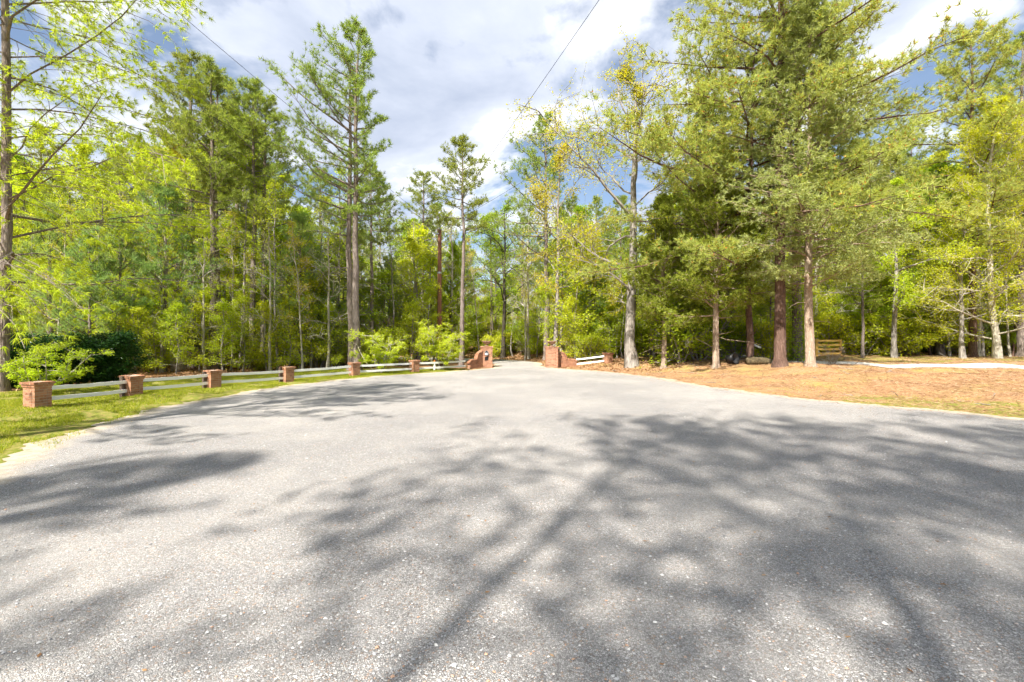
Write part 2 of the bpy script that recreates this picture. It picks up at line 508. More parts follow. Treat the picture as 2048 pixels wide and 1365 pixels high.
def road_sd(x, y):
    """signed distance to the road edge, negative on the road"""
    x = np.atleast_1d(np.asarray(x, float)); y = np.atleast_1d(np.asarray(y, float))
    sh = x.shape
    x = x.ravel(); y = y.ravel()
    best = np.full(x.shape, 1e9); ins = np.zeros(x.shape, bool)
    for k in range(len(RB)):
        a = RB[k]; b = RB[(k + 1) % len(RB)]
        d = b - a
        tt = np.clip(((x - a[0]) * d[0] + (y - a[1]) * d[1]) / (d @ d), 0, 1)
        best = np.minimum(best, (x - a[0] - tt * d[0]) ** 2 + (y - a[1] - tt * d[1]) ** 2)
        c = ((a[1] > y) != (b[1] > y)) & (x < (b[0] - a[0]) * (y - a[1]) / (b[1] - a[1] + 1e-12) + a[0])
        ins ^= c
    r = np.sqrt(best)
    return np.where(ins, -r, r).reshape(sh)


def zfun(x, y, sd=None):
    x = np.atleast_1d(np.asarray(x, float)); y = np.atleast_1d(np.asarray(y, float))
    if sd is None:
        sd = road_sd(x, y)
    z = 0.55 * ss(0.3, 7, sd) * ss(2.0, 6, x) * ss(-10, 4, y)
    z += 0.45 * ss(0.2, 4, sd) * ss(30, 36, y) * ss(-9, -2, x) * (1 - ss(2.0, 6, x))
    z += 0.06 * np.sin(x * 1.7 + 0.6 * y) * np.sin(y * 1.9 - 0.4 * x) * ss(0.4, 2.5, sd) * ss(3, 6, x)
    z += (0.05 * np.sin(x * 0.9 + 1.3) * np.sin(y * 0.7) + 0.035 * np.sin(x * 2.1 + y * 1.3)) * ss(0.2, 2.5, sd)
    z += 0.9 * ss(35, 70, y) * ss(0.5, 5, sd)
    return z - 0.02 * (1 - ss(0, 0.4, sd)) 


def gz(x, y):
    return float(zfun(x, y)[0])


def PX(px, d):
    return (px - 1024) / F * d


ax = np.concatenate([np.linspace(-400, -50, 12)[:-1], np.linspace(-50, -16, 36)[:-1], np.linspace(-16, 24, 134)[:-1], np.linspace(24, 55, 32)[:-1], np.linspace(55, 400, 12)])
ay = np.concatenate([np.linspace(-300, -30, 10)[:-1], np.linspace(-30, 2, 40)[:-1], np.linspace(2, 44, 140)[:-1], np.linspace(44, 80, 26)[:-1], np.linspace(80, 500, 12)])
gx, gy = np.meshgrid(ax, ay, indexing='ij')
sd = road_sd(gx, gy)
gzv = zfun(gx.ravel(), gy.ravel(), sd.ravel())
nxg, nyg = len(ax), len(ay)
idx = np.arange(nxg * nyg).reshape(nxg, nyg)
Q = np.stack([idx[:-1, :-1], idx[1:, :-1], idx[1:, 1:], idx[:-1, 1:]], -1).reshape(-1, 4)
gme = mesh_np('ground', np.stack([gx.ravel(), gy.ravel(), gzv], -1), Q, 'ground_cover', True)
X, Y, S = gx.ravel(), gy.ravel(), sd.ravel()
left = 1 - ss(-3.5, -1.0, X)
grass_w = left * (1 - ss(6.6, 9.0, S)) * (1 - ss(25, 29, Y)) * 0.95
lawn = ss(14, 18, X) * ss(22, 25, Y) * (1 - ss(30, 36, Y))
near_right = ss(7.5, 10, X) * (1 - ss(1.2, 4.2, S)) * (1 - ss(12, 17, Y))
grass_w = np.maximum(grass_w, np.maximum(lawn * 0.55, near_right * 0.62))
straw_w = ss(2.5, 4.5, X) * (1 - ss(30, 38, Y)) * 1.0
straw_w = np.maximum(straw_w, ss(10, 16, X) * (1 - ss(34, 42, Y)))
colr = np.stack([grass_w, straw_w, np.zeros_like(X), np.ones_like(X)], -1).astype(np.float32)
ca = gme.color_attributes.new('cover', 'FLOAT_COLOR', 'POINT')
ca.data.foreach_set('color', colr.ravel())
obj('ground', gme, kind='structure')

# road sheet with a ragged edge
rngR = np.random.default_rng(4)
NB = 1400
B = closed_spline(ROAD, NB)
tg = norm(np.roll(B, -1, 0) - np.roll(B, 1, 0))
nrm = np.stack([-tg[:, 1], tg[:, 0]], -1)
area = 0.5 * np.sum(B[:, 0] * np.roll(B[:, 1], -1) - np.roll(B[:, 0], -1) * B[:, 1])
if area > 0:
    nrm = -nrm      # outward
wv = np.zeros(NB)
for fr, am in ((9, .10), (23, .09), (57, .07), (130, .05), (290, .04)):
    wv += am * np.sin(np.arange(NB) * 2 * math.pi * fr / NB + rngR.uniform(0, 6.3))
wv += rngR.normal(0, 0.02, NB)
outer = B + nrm * (wv[:, None])
inner = B - nrm * 1.0
V = np.vstack([np.c_[outer, np.full(NB, 0.006)], np.c_[inner, np.full(NB, 0.006)]])
rme = bpy.data.meshes.new('road')
faces = [(k, (k + 1) % NB, NB + (k + 1) % NB, NB + k) for k in range(NB)]
step = 7
core = [NB + k for k in range(0, NB)]
from mathutils.geometry import tessellate_polygon
tess = tessellate_polygon([[Vector((*V[k][:2], 0)) for k in core]])
faces += [tuple(core[q] for q in tr) for tr in tess]
rme.from_pydata(V.tolist(), [], faces)
ea = rme.attributes.new('edge', 'FLOAT', 'POINT')
ea.data.foreach_set('value', np.r_[np.ones(NB), np.zeros(NB)].astype(np.float32))
rme.materials.append(MATS['chip_seal'])
import bmesh
bm = bmesh.new(); bm.from_mesh(rme)
for f_ in bm.faces:
    if f_.normal.z < 0:
        f_.normal_flip()
bm.to_mesh(rme); bm.free(); rme.update()
obj('road', rme, kind='structure')

# pale concrete drive on the right
dp = np.array([(60, 13.5), (40, 15.6), (30, 17.0), (22, 18.7), (18.5, 20.6), (16.6, 22.6), (15.6, 25), (15.4, 28), (16.5, 33), (18, 45)], float)
u = np.linspace(0, len(dp) - 1.001, 90); i0 = u.astype(int)
cl = dp[i0] + (dp[i0 + 1] - dp[i0]) * (u - i0)[:, None]
for _ in range(6):
    cl[1:-1] = (cl[:-2] + 2 * cl[1:-1] + cl[2:]) / 4
tg2 = norm(np.gradient(cl, axis=0)); n2 = np.stack([-tg2[:, 1], tg2[:, 0]], -1)
rows = [cl + n2 * w for w in np.linspace(-1.15, 1.15, 5)]
V = np.vstack([np.c_[r_, zfun(r_[:, 0], r_[:, 1]) + 0.035] for r_ in rows])
m_ = len(cl)
Q = np.array([(r_ * m_ + k, r_ * m_ + k + 1, (r_ + 1) * m_ + k + 1, (r_ + 1) * m_ + k) for r_ in range(4) for k in range(m_ - 1)])
# skirts give the slab its thickness
for r_ in (0, 4):
    base = len(V)
    V = np.vstack([V, V[r_ * m_:(r_ + 1) * m_] - np.array([0, 0, 0.15])])
    Q = np.vstack([Q, [(r_ * m_ + k, r_ * m_ + k + 1, base + k + 1, base + k) for k in range(m_ - 1)]])
obj('driveway', mesh_np('driveway', V, Q[:, ::-1], 'concrete'), kind='structure')


# ------------------------------------------------------------------ plants: generators
def blades(P, D, rng, k, L, w, spread=1.0, droop=0.0):
    """k thin triangles fanning out of each point P along D"""
    n = len(P)
    P = np.repeat(P, k, 0); D = np.repeat(D, k, 0)
    d = norm(D + rng.normal(0, spread, (n * k, 3)) + np.array([0, 0, -droop]))
    ln = L * rng.uniform(0.65, 1.2, (n * k, 1))
    s = norm(np.cross(d, rng.normal(0, 1, (n * k, 3)))) * (w / 2)
    b = P + d * ln * 0.08
    V = np.stack([b - s, b + s, P + d * ln], 1).reshape(-1, 3)
    return V, np.arange(len(V)).reshape(-1, 3)


def leaves(P, rng, L, w, flat=0.6, droop=0.25, axis=None):
    n = len(P)
    a = rng.normal(0, 1, (n, 3)); a[:, 2] = a[:, 2] * 0.5 - droop
    if axis is not None:
        a = a * 0.7 + axis
    a = norm(a)
    up = norm(np.array([0, 0, 1.0]) + rng.normal(0, flat, (n, 3)))
    b = norm(np.cross(a, up))
    ln = L * rng.uniform(0.6, 1.25, (n, 1)); wd = w * rng.uniform(0.7, 1.2, (n, 1))
    V = np.stack([P, P + a * ln * 0.5 + b * wd / 2, P + a * ln, P + a * ln * 0.5 - b * wd / 2], 1).reshape(-1, 3)
    return V, np.arange(len(V)).reshape(-1, 4)


def limb(p, d, L, n, rng, wander=0.12, grav=0.0):
    P = [np.asarray(p, float)]
    d = np.asarray(d, float); d = d / np.linalg.norm(d)
    for _ in range(n - 1):
        d = d + rng.normal(0, wander, 3) + np.array([0, 0, grav])
        d /= np.linalg.norm(d)
        P.append(P[-1] + d * L / (n - 1))
    return np.array(P)


def at_t(P, t):
    f = t * (len(P) - 1); i = min(int(f), len(P) - 2)
    return P[i] + (P[i + 1] - P[i]) * (f - i), (P[i + 1] - P[i]) / (np.linalg.norm(P[i + 1] - P[i]) + 1e-9)


def trunk_line(H, rng, lean=(0, 0), wob=0.12, n=14, bow=0.0):
    z = np.linspace(0, H, n); u = z / H
    x = lean[0] * u + wob * np.cumsum(rng.normal(0, 1, n)) * 0.3 + bow * np.sin(u * math.pi)
    y = lean[1] * u + wob * np.cumsum(rng.normal(0, 1, n)) * 0.3
    return np.stack([x - x[0], y - y[0], z], -1)


def conifer(rng, H, hb, R, r0, nbr=55, prof='pine', lean=(0, 0), bow=0.0, asym=(0, 0), nsub=6, ntuft=5, k=12, bl=0.22, bw=0.02, el0=-5, el1=45,
            up=0.05, spread=0.8, droop=0.0, tbark='bark_pine', needles='needles_pine', tsides=8, dead=5, top=1.0, sag=0.0, pollen=False, wob=0.12, tin=0.25, bthin=1.0):
    T = trunk_line(H, rng, lean, wob, bow=bow)
    u = np.linspace(0, 1, len(T))
    rad = r0 * (1 - u) ** 0.75 * 0.92 + 0.02
    rad[0] *= 1.35; rad[1] *= 1.04
    tk = MB(); 
    T2 = np.vstack([T[0] - [0, 0, 0.25], T[0], T[0] * 0.75 + T[1] * 0.25, T[1:]])
    rad2 = np.r_[rad[0] * 1.25, rad[0] * 1.15, rad[1] * 1.08, rad[1:]]
    tk.tube(T2, rad2, tsides)
    bm_ = MB(); tp = []; td = []
    az = rng.uniform(0, 6.28)
    for b in range(nbr):
        t = (b + rng.uniform(0, 1)) / nbr
        t = t ** 0.9
        z = hb + (H - hb) * t * top
        p, _ = at_t(T, min(z / H, 0.995))
        az += 2.399 + rng.normal(0, 0.35)
        dirh = np.array([math.cos(az), math.sin(az)])
        if prof == 'pine':
            f = (0.62 + 0.38 * math.sin(math.pi * min(1, t * 1.35 + 0.15))) * (1 - t ** 4.5) + 0.16
        elif prof == 'cone':
            f = (1 - t) ** 0.8 + 0.06
        elif prof == 'cedar':
            f = (0.75 + 0.25 * math.sin(math.pi * min(1, t * 1.5))) * (1 - t ** 1.8) ** 0.9 + 0.08
        elif prof == 'round':
            f = math.sin(math.pi * (0.22 + 0.76 * t)) + 0.1
        else:
            f = 1 - 0.55 * t
        L = R * f * rng.uniform(0.55, 1.12) * max(0.25, 1 + dirh @ np.asarray(asym))
        el = math.radians(el0 + (el1 - el0) * t + rng.normal(0, 8))
        d = np.array([dirh[0] * math.cos(el), dirh[1] * math.cos(el), math.sin(el)])
        rb = max(0.012, min(0.13, 0.011 * L + 0.012)) * bthin * (1 if t < 0.8 else 0.7)
        if sag:
            P = limb(p, d, L, 7, rng, 0.11, -sag)
            P[-2:, 2] += up * L * 0.35
        else:
            P = limb(p, d, L, 7, rng, 0.09, up)
        bm_.tube(P, np.linspace(rb, 0.008, 7), 4)
        ns = max(2, int(nsub * min(1.5, L / R + 0.35)))
        for s in range(ns):
            ts = tin + (1 - tin) * (s + rng.uniform(0, 1)) / ns
            q, dd = at_t(P, min(ts, 0.99))
            side = np.cross(dd, [0, 0, 1.0]) * (1 if s % 2 else -1)
            sd_ = dd * 0.75 + side * rng.uniform(0.4, 1.0) + np.array([0, 0, rng.normal(0.12, 0.2) - droop])
            SL = (0.30 * L + 0.25) * (1.15 - 0.6 * ts) * rng.uniform(0.6, 1.2)
            SP = limb(q, sd_, SL, 4, rng, 0.15, up * 1.5 - droop * 0.5)
            bm_.tube(SP, np.linspace(0.011, 0.005, 4), 3)
            for w_ in range(ntuft):
                tt = 0.25 + 0.75 * (w_ + rng.uniform(0, 1)) / ntuft
                c, cd = at_t(SP, min(tt, 1.0) * 0.999)
                tp.append(c + rng.normal(0, 0.06 + 0.05 * SL, 3)); td.append(cd + [0, 0, 0.25])
        tp.append(P[-1]); td.append(P[-1] - P[-2])
    for _ in range(dead):      # dead stubs below the crown
        z = rng.uniform(0.25, 1.0) * hb
        p, _ = at_t(T, z / H)
        a = rng.uniform(0, 6.28)
        P = limb(p, [math.cos(a), math.sin(a), rng.uniform(-0.35, 0.2)], rng.uniform(0.5, 1.8) * min(1.4, R / 2.5), 5, rng, 0.15, -0.02)
        bm_.tube(P, np.linspace(0.022, 0.006, 5), 3)
    tp = np.array(tp); td = norm(np.array(td))
    V, Fa = blades(tp, td, rng, k, bl, bw, spread, droop)
    out = [('trunk', tk.mesh('trunk', tbark, True)), ('branches', bm_.mesh('branches', tbark)), ('crown', mesh_np('crown', V, Fa, needles))]
    if pollen:
        sel = rng.random(len(tp)) < 0.5
        V, Fa = leaves(np.repeat(tp[sel] + td[sel] * 0.05, 3, 0), rng, 0.085, 0.05, 1.5, -0.3)
        out.append(('pollen_cones', mesh_np('pollen_cones', V, Fa, 'pollen')))
    return out


def broadleaf(rng, H, R, r0, hb=0.3, n1=12, n2=6, n3=6, nl=20, L=0.09, w=0.05, lmat='leaf_lime', tbark='bark_grey', up=0.04, asym=(0, 0), lean=(0, 0), stems=1, el0=10, el1=60,
              flat=0.6, wander=0.14, scat=0.16, tsides=7, prof='round', bow=0.0, twig=0.006, spread_stem=0.3):
    tk = MB(); bm_ = MB(); pts = []
    for s in range(stems):
        if stems > 1:
            a = s * 6.283 / stems + rng.normal(0, 0.3)
            T = limb([0.08 * math.cos(a), 0.08 * math.sin(a), -0.1], [math.cos(a) * spread_stem, math.sin(a) * spread_stem, 1.0], H * rng.uniform(0.7, 1.0), 9, rng, 0.07, 0.03)
        else:
            T = trunk_line(H, rng, lean, 0.16, 12, bow)
        u = np.linspace(0, 1, len(T))
        rad = r0 * (1 - u) ** 0.8 + 0.012
        if stems == 1:
            rad[0] *= 1.4
            T = np.vstack([T[0] - [0, 0, 0.25], T]); rad = np.r_[rad[0] * 1.1, rad]
        tk.tube(T, rad, tsides)
        az = rng.uniform(0, 6.28)
        for b in range(n1):
            t = (b + rng.uniform(0, 1)) / n1
            z = hb + (0.98 - hb) * t
            p, _ = at_t(T, z)
            az += 2.399 + rng.normal(0, 0.4)
            dh = np.array([math.cos(az), math.sin(az)])
            f = (math.sin(math.pi * (0.28 + 0.68 * t)) if prof == 'round' else (1 - t) ** 0.7 + 0.15 if prof == 'cone' else 0.5 + 0.5 * t if prof == 'vase' else 1 - 0.4 * t)
            Lb = R * f * rng.uniform(0.65, 1.15) * max(0.3, 1 + dh @ np.asarray(asym))
            el = math.radians(el0 + (el1 - el0) * t + rng.normal(0, 9))
            d = [dh[0] * math.cos(el), dh[1] * math.cos(el), math.sin(el)]
            P = limb(p, d, Lb, 8, rng, wander, up)
            rb = min(0.55 * r0, 0.011 * Lb + 0.01)
            bm_.tube(P, np.linspace(rb, 0.01, 8), 5 if rb > 0.03 else 4)
            for c in range(n2):
                tc_ = 0.22 + 0.78 * (c + rng.uniform(0, 1)) / n2
                q, dd = at_t(P, min(0.99, tc_))
                sdv = norm(np.cross(dd, rng.normal(0, 1, 3)))
                sdv[2] = sdv[2] * 0.6 + 0.08
                L2 = Lb * 0.45 * (1.15 - 0.6 * tc_) * rng.uniform(0.6, 1.2)
                P2 = limb(q, dd * 0.7 + sdv * 0.9, L2, 5, rng, wander * 1.2, up * 0.6)
                bm_.tube(P2, np.linspace(max(twig * 1.6, rb * 0.35), twig, 5), 4 if rb > 0.04 else 3)
                for e_ in range(n3):
                    te = 0.2 + 0.8 * (e_ + rng.uniform(0, 1)) / n3
                    q3, d3 = at_t(P2, min(0.99, te))
                    s3 = norm(np.cross(d3, rng.normal(0, 1, 3))); s3[2] *= 0.6
                    P3 = limb(q3, d3 * 0.6 + s3, L2 * 0.5 * rng.uniform(0.5, 1.2) + 0.12, 3, rng, 0.2, 0)
                    bm_.tube(P3, np.linspace(twig, twig * 0.5, 3), 3)
                    if nl:
                        m = rng.poisson(nl)
                        tt = rng.uniform(0.1, 1.05, m)[:, None]
                        base = np.where(tt < 0.5, P3[0] + (P3[1] - P3[0]) * tt * 2, P3[1] + (P3[2] - P3[1]) * (tt * 2 - 1))
                        pts.append(base + rng.normal(0, scat, (m, 3)) * [1, 1, 0.6])
    out = [('trunk', tk.mesh('trunk', tbark, True)), ('branches', bm_.mesh('branches', tbark))]
    if nl:
        pts = np.vstack(pts)
        V, Fa = leaves(pts, rng, L, w, flat)
        out.append(('crown', mesh_np('crown', V, Fa, lmat)))
    return out


PROTO = {}


def place(proto, name, label, cat, x, y, scale=1.0, rot=0.0, group=None, dz=-0.03):
    o = thing(name, label, cat, (x, y, gz(x, y) + dz), rot, scale, group)
    for pn, me in PROTO[proto]:
        obj(pn, me, o, kind=None if pn == 'trunk' else 'stuff')
    return o


def put(proto, name, label, cat, px, d, ytop=None, Hn=None, rot=None, group=None, scale=None):
    """put a plant at photo column px and depth d; scale so that its top reaches row ytop"""
    x = PX(px, d)
    if scale is None:
        h = CAMH + (HOR - ytop) / F * d - gz(x, d)
        scale = h / Hn
    if rot is None:
        rot = (px * 1.7 + d) % 6.28
    return place(proto, name, label, cat, x, d, scale, rot, group)


R_ = np.random.default_rng
print('setup', round(time.time() - T0, 1))

# shared kinds
PROTO['pine1'] = conifer(R_(1), 18, 8.5, 3.0, 0.24, nbr=52, nsub=7, ntuft=5, k=14, bl=0.28, bw=0.028)
PROTO['pine2'] = conifer(R_(2), 18, 7.0, 3.4, 0.22, nbr=56, nsub=7, ntuft=5, k=14, bl=0.28, bw=0.028, asym=(0.3, 0.1))
PROTO['pine3'] = conifer(R_(3), 18, 10.5, 2.5, 0.20, nbr=44, nsub=7, ntuft=5, k=14, bl=0.28, bw=0.028, prof='round')
PROTO['youngpine'] = conifer(R_(4), 9, 1.5, 2.4, 0.10, nbr=50, nsub=7, ntuft=5, k=14, bl=0.24, bw=0.022, prof='pine', needles='needles_blue', el0=10, el1=55, dead=2)
PROTO['cedar1'] = conifer(R_(5), 10, 1.8, 2.2, 0.14, nbr=75, nsub=8, ntuft=7, k=9, bl=0.17, bw=0.035, prof='cone', needles='cedar_dark', tbark='bark_red', el0=5, el1=50, spread=0.7)
PROTO['cedar2'] = conifer(R_(6), 9, 1.2, 2.4, 0.12, nbr=70, nsub=8, ntuft=7, k=9, bl=0.17, bw=0.035, prof='cedar', needles='leaf_green', tbark='bark_red', el0=0, el1=50, spread=0.7)
PROTO['lime1'] = broadleaf(R_(7), 12, 3.4, 0.16, hb=0.3, n1=16, n2=7, n3=5, nl=20, L=0.13, w=0.085)
PROTO['lime2'] = broadleaf(R_(8), 12, 3.0, 0.14, hb=0.22, n1=18, n2=6, n3=5, nl=20, L=0.13, w=0.085, lean=(0.8, 0.2))
PROTO['green1'] = broadleaf(R_(9), 12, 3.6, 0.18, hb=0.28, n1=17, n2=7, n3=5, nl=22, L=0.14, w=0.09, lmat='leaf_green', tbark='bark_pine')
PROTO['gold1'] = broadleaf(R_(10), 12, 3.0, 0.13, hb=0.3, n1=16, n2=7, n3=5, nl=11, L=0.11, w=0.07, lmat='leaf_gold', scat=0.12)
PROTO['bare1'] = broadleaf(R_(11), 11, 2.6, 0.10, hb=0.25, n1=16, n2=6, n3=5, nl=2, L=0.09, w=0.06, tbark='bark_pale', wander=0.2, twig=0.009)
PROTO['sap1'] = broadleaf(R_(12), 5, 1.6, 0.045, hb=0.15, n1=15, n2=5, n3=4, nl=14, L=0.11, w=0.07, el0=5, el1=45)
PROTO['sap2'] = broadleaf(R_(13), 5, 1.4, 0.04, hb=0.2, n1=13, n2=5, n3=4, nl=12, L=0.11, w=0.07, lmat='leaf_green', el0=5, el1=50)
PROTO['bush1'] = broadleaf(R_(14), 2.2, 0.95, 0.02, hb=0.08, n1=7, n2=5, n3=4, nl=8, L=0.10, w=0.065, stems=5, el0=0, el1=50, spread_stem=0.5)
PROTO['bush2'] = broadleaf(R_(15), 2.2, 0.9, 0.02, hb=0.08, n1=7, n2=5, n3=4, nl=8, L=0.10, w=0.06, lmat='leaf_green', stems=5, el0=0, el1=50, spread_stem=0.5)
PROTO['brush'] = broadleaf(R_(16), 2.4, 1.0, 0.018, hb=0.1, n1=6, n2=5, n3=4, nl=1.2, L=0.08, w=0.05, lmat='dead_leaf', tbark='bark_pale', stems=5, spread_stem=0.45, wander=0.22)
PROTO['holly'] = broadleaf(R_(17), 2.9, 1.0, 0.03, hb=0.04, n1=9, n2=6, n3=5, nl=20, L=0.11, w=0.055, lmat='leaf_holly', tbark='bark_dark', stems=6, el0=-5, el1=50, spread_stem=0.55)
PROTO['myrtle'] = broadleaf(R_(18), 3.4, 1.25, 0.032, hb=0.3, n1=7, n2=5, n3=4, nl=14, L=0.095, w=0.06, lmat='leaf_fresh', tbark='bark_pale', stems=6, el0=-5, el1=30, prof='vase', flat=0.3, scat=0.05, spread_stem=0.75, up=0.0)
PROTO['myrtle2'] = broadleaf(R_(19), 3.4, 1.1, 0.03, hb=0.3, n1=8, n2=5, n3=4, nl=14, L=0.095, w=0.06, lmat='leaf_fresh', tbark='bark_pale', stems=7, el0=0, el1=40, prof='vase', flat=0.3, scat=0.05, spread_stem=0.6, up=0.0)
PROTO['pole1'] = broadleaf(R_(61), 13, 2.0, 0.075, hb=0.45, n1=14, n2=5, n3=4, nl=9, L=0.11, w=0.07, tbark='bark_grey', wander=0.18, twig=0.008, lean=(0.5, 0.2))
PROTO['pole2'] = broadleaf(R_(62), 12, 1.8, 0.06, hb=0.35, n1=15, n2=5, n3=4, nl=7, L=0.10, w=0.065, tbark='bark_pale', wander=0.2, twig=0.008, lean=(-0.6, 0.3), lmat='leaf_gold')
print('protos', round(time.time() - T0, 1))

# single trees
PROTO['pine_left'] = conifer(R_(21), 24, 3.0, 7.6, 0.155, bthin=0.42, nbr=84, nsub=15, ntuft=8, k=18, bl=0.23, bw=0.018, prof='flat', needles='leaf_lime', tin=0.06, sag=0.035, up=0.0, el0=16, el1=36, droop=0.3, spread=0.6, asym=(0.3, -0.1), dead=8, tsides=10)
PROTO['pine_tall'] = conifer(R_(22), 19.6, 8.4, 3.5, 0.21, nbr=56, nsub=7, ntuft=6, k=15, bl=0.27, bw=0.025, asym=(-0.5, 0.1), dead=9, tsides=10, el0=0)
PROTO['pine_pair'] = conifer(R_(23), 16.5, 6.0, 2.2, 0.19, nbr=34, nsub=7, ntuft=5, k=13, bl=0.26, bw=0.02, asym=(-0.4, 0), dead=8)
PROTO['pine_big'] = conifer(R_(24), 25, 7.4, 6.2, 0.25, nbr=66, nsub=13, ntuft=8, k=17, bl=0.27, bw=0.026, prof='pine', needles='needles_warm', tbark='bark_red', el0=-14, el1=42, up=0.035, dead=7, tsides=14, pollen=True)
PROTO['pine_low'] = conifer(R_(30), 14, 4.6, 5.4, 0.15, nbr=46, nsub=13, ntuft=8, k=17, bl=0.27, bw=0.026, prof='pine', needles='needles_warm', tbark='bark_red', el0=-8, el1=35, up=0.03, dead=4, asym=(-0.35, -0.3), pollen=True)
PROTO['cedar_big'] = conifer(R_(25), 19, 3.9, 4.6, 0.21, nbr=130, nsub=14, ntuft=9, k=9, bl=0.20, bw=0.045, prof='cedar', needles='cedar_sprays', tbark='bark_cedar', el0=2, el1=50, up=0.0, droop=0.12, spread=0.7, dead=3, tsides=10, tin=0.1)
PROTO['oak'] = broadleaf(R_(26), 16, 6.2, 0.30, hb=0.27, n1=17, n2=10, n3=8, nl=13, L=0.12, w=0.075, lmat='leaf_gold', tbark='bark_grey', asym=(-0.35, -0.1), el0=12, el1=62, wander=0.2, scat=0.12, twig=0.010, tsides=10)
PROTO['oak_dark'] = broadleaf(R_(27), 12, 4.2, 0.17, hb=0.3, n1=11, n2=8, n3=6, nl=9, L=0.12, w=0.08, lmat='leaf_green', tbark='bark_dark', el0=20, el1=60, wander=0.18, twig=0.012)
PROTO['cypress'] = broadleaf(R_(28), 15, 4.2, 0.17, hb=0.14, n1=40, n2=10, n3=6, nl=16, L=0.10, w=0.06, lmat='leaf_lime', tbark='bark_pale', el0=4, el1=45, prof='cone', wander=0.10, bow=-0.5, scat=0.09, flat=0.4)
PROTO['pine_shade'] = conifer(R_(33), 19.5, 9.0, 3.9, 0.085, bthin=0.5, nbr=46, nsub=6, ntuft=5, k=9, bl=0.30, bw=0.026, prof='round')
PROTO['cedar_gate'] = conifer(R_(29), 11, 2.7, 3.2, 0.17, nbr=95, nsub=11, ntuft=8, k=9, bl=0.20, bw=0.042, prof='cedar', needles='cedar_dark', tbark='bark_cedar', el0=0, el1=45, droop=0.1, spread=0.7)
print('specials', round(time.time() - T0, 1))

PINE = 'pine tree'
put('pine_left', 'pine_tree', 'tall near tree at the left frame edge with long sweeping lime branches', PINE, 2, 15.2, scale=1.0, rot=0.1)
put('pine1', 'pine_tree', 'pine with rounded crown left of the twin trunks, behind second brick pier', PINE, 385, 27.5, 118, 18)
put('pine2', 'pine_tree', 'straight pine with bare grey trunk behind the third brick pier', PINE, 425, 26, 135, 18, rot=2.5)
put('pine3', 'pine_tree', 'slimmer pine standing just right of the bare grey pine behind third pier', PINE, 439, 26.6, 160, 18)
put('pine3', 'pine_tree', 'slender pine left of the fourth brick pier, two-stemmed look', PINE, 502, 27, 175, 18, rot=4)
put('pine1', 'pine_tree', 'slender pine right behind the fourth brick pier span', PINE, 527, 28, 205, 18, rot=1)
put('pine_tall', 'pine_tree', 'tallest pine, leaning left crown, rising behind the fifth brick pier', PINE, 716, 24.6, 62, 19.6, rot=0)
put('pine_pair', 'pine_tree', 'darker shorter pine close against the left of the tallest pine', PINE, 703, 25.2, 120, 16.5, rot=0)
put('pine3', 'pine_tree', 'slim grey pine right of the tallest pine, behind the white rails', PINE, 744, 30, 338, 18, rot=2)
put('pine1', 'pine_tree', 'broad pine crown left of the brown utility pole', PINE, 845, 38, 352, 18, rot=0.6)
put('pine3', 'pine_tree', 'slim lone pine with small round top right of the utility pole', PINE, 922, 29.5, 286, 18, rot=3.3)
put('pine2', 'pine_tree', 'dark-topped pine leaning behind the gateway centre', PINE, 1092, 37, 240, 18, rot=2.9)
put('oak_dark', 'oak_tree', 'dark-limbed young oak behind the left gate pier', 'oak tree', 1006, 41, 415, 12, rot=1)
put('oak', 'oak_tree', 'pale-trunked oak with sparse golden new leaves right of gateway', 'oak tree', 1264, 27, 165, 16, rot=0)
put('gold1', 'oak_tree', 'yellow-leaved oak branching over the right gate pier', 'oak tree', 1110, 33, 285, 12, rot=2)
put('cedar1', 'cedar_tree', 'tall dark evergreen behind the oak and the big red-barked pine', 'cedar tree', 1400, 28.5, 175, 10, rot=1)
put('cedar_gate', 'cedar_tree', 'thin grey-trunked cedar with dark foliage right of the oak', 'cedar tree', 1327, 25.5, 400, 11, rot=1)
put('cedar_gate', 'cedar_tree', 'twin-trunked dark cedar left of the big red-barked pine', 'cedar tree', 1432, 23, 330, 11, rot=3)
put('pine_big', 'pine_tree', 'biggest pine with thick reddish plated trunk on the straw bank', PINE, 1560, 21.6, scale=1.0, rot=0.5)
put('pine_low', 'pine_tree', 'mid-height pine with drooping pale boughs over the straw bank', PINE, 1500, 23.5, 120, 14, rot=0.2)
put('pine2', 'pine_tree', 'dark vine-wrapped pine just behind the biggest pine', PINE, 1595, 25, scale=1.2, rot=0.4)
put('cedar_big', 'cedar_tree', 'pale peeling cedar trunk with grey-green sprays on the straw bank', 'cedar tree', 1621, 20.6, scale=0.92, rot=0.7)
put('pine_big', 'pine_tree', 'large pine with warm needles towards the right frame edge', PINE, 1945, 30, scale=0.85, rot=3.6)
put('pine1', 'pine_tree', 'thick grey pine trunk at the right frame edge', PINE, 2046, 31, scale=1.2, rot=2)
put('cypress', 'cypress_tree', 'pale curved trunk with feathery lime sprays at the right edge', 'cypress tree', 1995, 27.5, scale=1.05, rot=0)
put('lime2', 'young_tree', 'small brown-trunked tree just left of the pale curved trunk', 'young tree', 1925, 28.5, 360, 12, rot=0)
put('green1', 'broadleaf_tree', 'bright green broadleaf tree high behind the right-hand cedar', 'broadleaf tree', 1880, 34, 330, 12, rot=0)

